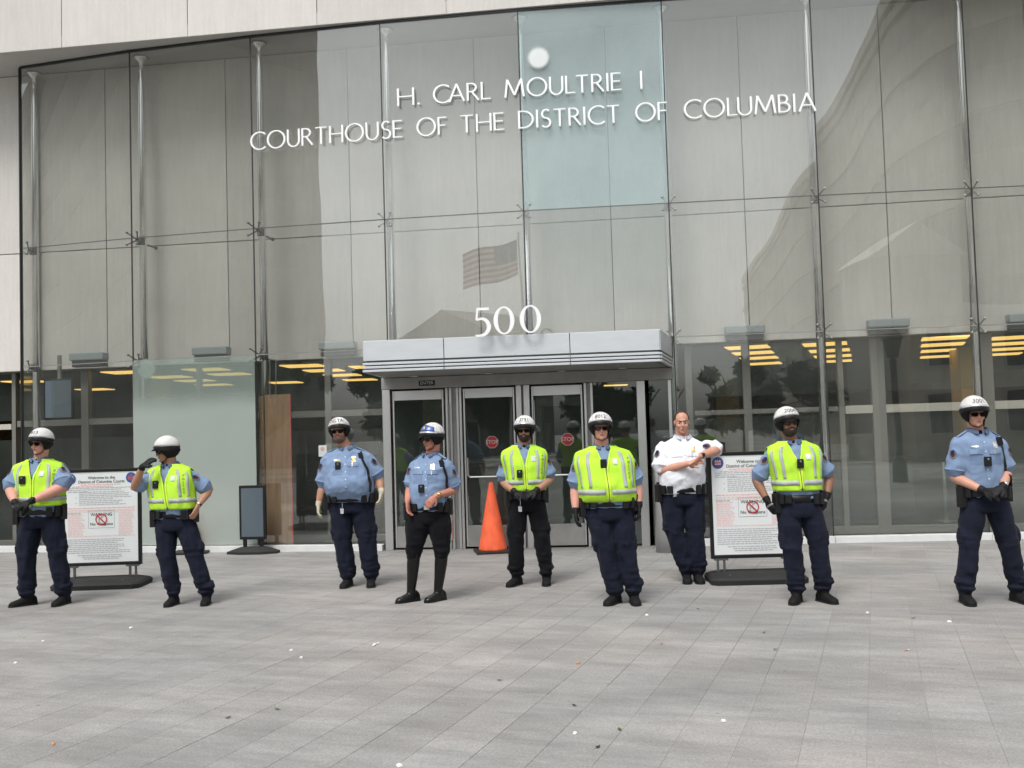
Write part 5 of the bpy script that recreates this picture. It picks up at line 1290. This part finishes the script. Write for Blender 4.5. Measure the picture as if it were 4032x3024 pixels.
person(9, W(2158, 1307), 1.014, SK_FAIR, 'rightmost officer in blue shirt without vest, gloved hands clasped at the belt', -.037, -.065, (-.09, -.02, 1.69), 6, 0, 0,
       ((-.285, .02, 1.13), (-.135, -.20, 1.02), (.85, -.2, -.42), (.2, .5, -.8)), ((.195, .03, 1.16), (.045, -.20, 1.045), (-.85, -.2, -.42), (-.2, .5, -.8)),
       ((-.235, .0, 6), (.235, .0, -6)), belly=.0, wide=1.0, glove=(M_GLOVE, M_GLOVE), helmet=H_('3001', 4, chrome=True), cam_pos=(-.055, 1.27), strap=True, extras=('watchR', 'silverwatch'))

# ---------------------------------------------------------------- litter on the paving (positions in full-size photograph pixels)
LM = {'white': mat('paper_litter', (.8, .8, .78), .7), 'orange': mat('orange_litter', (.62, .26, .09), .8), 'leaf': mat('green_leaf', (.16, .20, .05), .7), 'brown': mat('brown_leaf', (.10, .07, .04), .8), 'grey': mat('grey_scrap', (.12, .12, .11), .8)}
LIT = [(1476, 2540, 'straw', 'white', 'white crumpled straw wrapper on the paving before the booted officer'), (62, 2613, 'scrap', 'white', 'white paper scrap on the paving near the left edge, nearer one'),
       (168, 2527, 'scrap', 'white', 'white scrap on the paving right below the leftmost officer'), (515, 2474, 'scrap', 'white', 'white scrap on the paving between the first two officers'),
       (1145, 2563, 'scrap', 'white', 'white scrap left of the straw wrapper, the farther one'), (1187, 2592, 'scrap', 'white', 'small white scrap left of the straw wrapper, the nearer one'),
       (210, 2933, 'scrap', 'orange', 'orange bit on the paving at bottom left'), (897, 2829, 'leaf', 'brown', 'small brown leaf on the paving, left foreground'), (1092, 2795, 'leaf', 'leaf', 'small yellow green leaf in the left foreground'),
       (1573, 3018, 'scrap', 'white', 'white scrap at the very bottom edge'), (2546, 2424, 'scrap', 'white', 'white scrap just right of the broad officer\'s boots'), (2604, 2537, 'leaf', 'orange', 'orange brown leaf right of the broad officer'),
       (2275, 2614, 'scrap', 'orange', 'orange bit on the paving below the broad officer'), (2266, 2891, 'scrap', 'white', 'white scrap in the middle foreground'), (2440, 2875, 'leaf', 'leaf', 'curled green leaf in the middle foreground'),
       (2353, 2945, 'leaf', 'brown', 'reddish brown leaf at the bottom middle'), (1968, 2681, 'leaf', 'leaf', 'pale green leaf on the paving in the centre'), (3570, 2563, 'butt', 'orange', 'cigarette butt with orange filter on the right paving'),
       (3595, 2436, 'leaf', 'grey', 'flat grey scrap between the two right officers'), (3007, 2493, 'leaf', 'grey', 'dark grey twig left of the bearded officer\'s feet'), (3415, 2415, 'scrap', 'white', 'whitish scrap right of the bearded officer\'s boots'),
       (2850, 2842, 'scrap', 'white', 'pale scrap in the right foreground'), (2750, 2400, 'leaf', 'brown', 'brown leaf left of the bearded officer near the sign base'), (3055, 2560, 'leaf', 'grey', 'small dark scrap below the bearded officer'),
       (2262, 2780, 'leaf', 'grey', 'grey scrap above the middle white scrap'), (3738, 2450, 'scrap', 'white', 'tiny white scrap left of the rightmost officer\'s boot')]
rl = random.Random(11)
for x, y, kind, c, lab in LIT:
    q = atz(x/1.8228, y/1.8228, 0); bm = bmesh.new()
    if kind == 'straw':
        for k in range(4): box(bm, (-.045+.03*k, .004*(-1)**k, .006), (.030, .016, .007), Matrix.Rotation(.2*(-1)**k, 4, 'Z'), .002)
    elif kind == 'scrap':
        n = 6; ring_ = [(.013*rl.uniform(.6, 1.3)*math.cos(2*math.pi*k/n), .017*rl.uniform(.6, 1.3)*math.sin(2*math.pi*k/n)) for k in range(n)]
        loft(bm, [[Vector((a*s_, b*s_, z)) for a, b in ring_] for s_, z in ((1, .001), (.9, .009), (.5, .013))])
    elif kind == 'leaf':
        vs = [bm.verts.new((t, w_, .004+.010*abs(t)/.035)) for t, w_ in ((-.022, 0), (-.010, .009), (.008, .010), (.022, 0), (.008, -.010), (-.010, -.009))]; bm.faces.new(vs); bmesh.ops.solidify(bm, geom=bm.faces[:], thickness=.002)
    else: tube(bm, [(-.02, 0, .005), (.012, 0, .005)], [.0045, .0045], 8, capround=False)
    o = mesh_obj({'straw': 'straw_wrapper', 'scrap': 'paper_scrap', 'leaf': 'fallen_leaf' if c != 'grey' else 'debris_scrap', 'butt': 'cigarette_butt'}[kind], bm, LM[c]); o.location = (q.x, q.y, .001); o.rotation_euler = (0, 0, rl.uniform(0, 3)); tag(o, lab, 'litter', 'litter on the plaza', 'thing')
    if kind == 'butt': bm = bmesh.new(); tube(bm, [(.0125, 0, .005), (.03, 0, .005)], [.0045, .0045], 8, capround=False); mesh_obj('paper_end', bm, LM['white'], o)

# ---------------------------------------------------------------- the street behind the photographer, seen mirrored in the glass
M_CONC = mat('beige_concrete', (.31, .285, .24), .85, var=(.2, .12)); M_DGLASS = mat('far_window', (.03, .035, .04), .15); M_TALL = mat('grey_brown_stone', (.20, .185, .165), .9, var=(.15, .15))
M_STRIP = mat('curved_window_band', (.17, .155, .13), .5); M_PALE = mat('pale_house_stone', (.58, .52, .42), .85, var=(.4, .1)); M_TRIM = mat('pale_trim', (.55, .53, .48), .8); M_BARK = mat('bark', (.06, .045, .035), .95); M_LEAFM = mat('tree_leaves', (.030, .052, .018), .8, var=(3, .5)); M_IRON = mat('black_iron', (.02, .02, .02), .5)
# curved stone building
b = empty('curved_office_building', (17, -35, 0), label='curved beige office building mirrored in the right glass bays', cat='building'); Pm = Matrix.Translation((-17, 35, 0))
pol = []
for az, dist in ((1, 151), (2.4, 118), (4, 90), (6, 77), (8.2, 69), (10, 60), (13, 45), (18, 38), (25, 36), (32, 38), (40, 44)):
    pol.append(Vector((5+math.sin(R(az))*dist, 14.2-math.cos(R(az))*dist)))
pol = [Vector(p) for p in spline([tuple(p) for p in pol], 3)]
def ringbld(name, z0, z1, out, m, depth=14):
    bm = bmesh.new(); A = []
    for i, p in enumerate(pol):
        t = (pol[min(i+1, len(pol)-1)]-pol[max(i-1, 0)]).normalized(); n_ = Vector((-t.y, t.x))
        if n_.dot(Vector((5, 14))-p) < 0: n_ = -n_
        f_ = p+n_*out; k_ = p-n_*depth
        A.append([bm.verts.new((f_.x, f_.y, z0)), bm.verts.new((f_.x, f_.y, z1)), bm.verts.new((k_.x, k_.y, z1)), bm.verts.new((k_.x, k_.y, z0))])
    for a, c in zip(A, A[1:]):
        for k in range(4): bm.faces.new((a[k], a[(k+1) % 4], c[(k+1) % 4], c[k]))
    bm.faces.new(A[0][::-1]); bm.faces.new(A[-1]); o = mesh_obj(name, bm, m, b); o.matrix_parent_inverse = Pm
ringbld('wall', 0, 24.6, 0, M_CONC)
for k in range(6):
    ringbld('window_strip', 2.2+3.9*k, 4.1+3.9*k, .05, M_STRIP, -.04); ringbld('ledge', 4.15+3.9*k, 4.7+3.9*k, .25, M_CONC, -.04)
ringbld('parapet', 24.6, 25.4, .3, M_TRIM)
# tall block at left
b = empty('office_block', (-71.7, -39, 0), R(28), 'tall grey brown office block mirrored in the left glass bays', 'building')
box_obj('wall', (0, 0, 21), (90, 18, 42), M_TALL, b)
for fl in range(9): box_obj('window_strip', (0, 9.03, 4.5+4.1*fl), (88, .1, 1.5), mat('block_window', (.15, .14, .125), .9, spec=.1) if fl == 0 else bpy.data.materials['block_window'], b); box_obj('window_strip', (45.03, 0, 4.5+4.1*fl), (.1, 16, 1.5), bpy.data.materials['block_window'], b)
def house(loc, rz, w_, d_, he, hr, lab, m, mr, rows, cols):
    b = empty('house', loc, rz, lab, 'building'); box_obj('wall', (0, 0, he/2), (w_, d_, he), m, b)
    bm = bmesh.new(); v = [bm.verts.new(q) for q in ((-w_/2-.3, d_/2+.3, he), (w_/2+.3, d_/2+.3, he), (0, d_/2+.3, hr), (-w_/2-.3, -d_/2, he), (w_/2+.3, -d_/2, he), (0, -d_/2, hr))]
    for f_ in ((0, 2, 1), (3, 4, 5), (0, 1, 4, 3), (1, 2, 5, 4), (2, 0, 3, 5)): bm.faces.new([v[q] for q in f_])
    mesh_obj('roof', bm, mr, b)
    for r_ in range(rows):
        for c in range(cols):
            x = -w_/2+w_*(c+.5)/cols; z = 1.7+r_*3.1; fr = box_obj('window', (x, d_/2+.03, z), (1.15, .10, 2.0), M_TRIM, b); box_obj('pane', (x, d_/2+.09, z), (.95, .04, 1.8), M_DGLASS, fr)
house((-20.3, -46, 0), R(19), 10.5, 9, 8.4, 11.0, 'gabled brown house mirrored low left of the number 500', M_TALL, M_TALL, 2, 4)
house((12.2, -17.0, 0), R(-9), 3.6, 4, 8.4, 9.9, 'narrow gabled stone front mirrored right of the second right mast', M_TRIM, M_TRIM, 2, 1)
b = empty('old_stone_house', (17.5, -17.5, 0), R(-14), 'long pale stone house with dark windows mirrored in the lower right bays', 'building')
box_obj('wall', (0, 0, 3.1), (13, 5, 6.2), M_PALE, b); box_obj('cornice', (0, 2.5, 6.05), (13.3, .6, .5), M_TRIM, b)
for k in range(6):
    for z in (1.9, 4.6): fr = box_obj('window', (-5.4+2.15*k, 2.53, z), (1.15, .10, 1.8), M_TRIM, b); box_obj('pane', (-5.4+2.15*k, 2.60, z), (.95, .05, 1.6), M_DGLASS, fr)
# trees
def tree(loc, hh, cr_, lab, sd_):
    r_ = random.Random(sd_); t = empty('tree', loc, 0, lab, 'tree', 'street trees behind the photographer')
    bm = bmesh.new(); tube(bm, [(0, 0, 0), (.05, 0, hh*.3), (0, .05, hh*.6)], [.16, .12, .07], 10)
    for k in range(6):
        an = k*1.05; tube(bm, [(0, 0, hh*(.3+.04*k)), (math.cos(an)*cr_*.4, math.sin(an)*cr_*.4, hh*.55), (math.cos(an)*cr_*.7, math.sin(an)*cr_*.7, hh*.75)], [.06, .04, .02], 6)
    mesh_obj('trunk', bm, M_BARK, t, True)
    cl = [(r_.gauss(0, cr_*.36), r_.gauss(0, cr_*.36), hh*(.58+r_.uniform(-.25, .25)), r_.uniform(.4, .9)) for _ in range(26)]
    v, f = [], []
    for _ in range(5200):
        c = r_.choice(cl); d = Vector((r_.gauss(0, 1), r_.gauss(0, 1), r_.gauss(0, 1))).normalized()*c[3]*r_.uniform(.5, 1)*cr_*.36
        p = Vector(c[:3])+d; a = Vector((r_.gauss(0, 1), r_.gauss(0, 1), r_.gauss(0, 1))).normalized()*.20; b_ = a.cross(d+Vector((.01, 0, 0))).normalized()*.09; n0 = len(v)
        v += [p+a, p+b_, p-a, p-b_]; f.append((n0, n0+1, n0+2, n0+3))
    pydata_obj('crown', v, f, M_LEAFM, t)
for k, (x, y, hh, c_) in enumerate(((-17, -14, 5.6, 2.6), (-13.5, -17, 5.0, 2.4), (-9.5, -19, 4.8, 2.3), (-5, -21, 4.4, 2.2), (-.5, -22, 4.8, 2.3), (4, -21, 5.4, 2.6), (7.5, -20, 5.0, 2.4), (-21, -9, 6.0, 2.8), (21, -8, 5.2, 2.3))):
    tree((x, y, 0), hh, c_, 'dark leafy street tree mirrored in the glass, %s of the row behind the photographer' % ['second', 'third', 'fourth', 'fifth', 'sixth', 'seventh', 'eighth', 'leftmost', 'rightmost'][k], 20+k)
# lamp post, flag
t = empty('street_lamp', (8.4, -.6, 0), 0, 'black old-fashioned street lamp with a tapering lantern mirrored in the right bay', 'street lamp')
bm = bmesh.new(); loft(bm, [[Vector((r*math.cos(2*math.pi*k/12), r*math.sin(2*math.pi*k/12), z)) for k in range(12)] for r, z in ((.2, 0), (.18, .5), (.09, .6), (.09, 3.2), (.11, 3.3), (.06, 3.4))]); mesh_obj('post', bm, M_IRON, t, True)
bm = bmesh.new(); loft(bm, [[Vector((r*math.cos(2*math.pi*k/8), r*math.sin(2*math.pi*k/8), z)) for k in range(8)] for r, z in ((.15, 3.4), (.27, 3.95))]); mesh_obj('lantern_glass', bm, M_DGLASS, t)
bm = bmesh.new(); loft(bm, [[Vector((r*math.cos(2*math.pi*k/8), r*math.sin(2*math.pi*k/8), z)) for k in range(8)] for r, z in ((.32, 3.95), (.24, 4.1), (.05, 4.3))]); mesh_obj('lantern_cap', bm, M_IRON, t)
t = empty('flagpole', (-8.9, -17.6, 0), 0, 'tall pole flying a red and white striped flag, mirrored above the number 500', 'flagpole')
bm = bmesh.new(); tube(bm, [(0, 0, 0), (0, 0, 11.2)], [.09, .05], 12); mesh_obj('pole', bm, M_STEEL, t, True)
M_FR = mat('flag_red', (.45, .04, .05), .8); M_FW = mat('flag_white', (.75, .75, .73), .8); M_FB = mat('flag_blue', (.03, .05, .22), .8)
def flag_pt(u, v): return Vector((-.08-2.9*u, .25*math.sin(5*u+v), 10.9-1.75*v-.55*u-.12*math.sin(6*u)))
for k in range(13):
    bm = bmesh.new(); A = [(bm.verts.new(flag_pt(q/14, k/13)), bm.verts.new(flag_pt(q/14, (k+1)/13))) for q in range(15)]
    for a, c in zip(A, A[1:]): bm.faces.new((a[0], c[0], c[1], a[1]))
    mesh_obj('flag_stripe', bm, M_FR if k % 2 == 0 else M_FW, t, True)
bm = bmesh.new(); A = [[bm.verts.new(flag_pt(.4*q/6, 7/13*r_/6)+Vector((0, .02, 0))) for q in range(7)] for r_ in range(7)]
for a, c in zip(A, A[1:]):
    for q in range(6): bm.faces.new((a[q], a[q+1], c[q+1], c[q]))
mesh_obj('flag_canton', bm, M_FB, t, True)
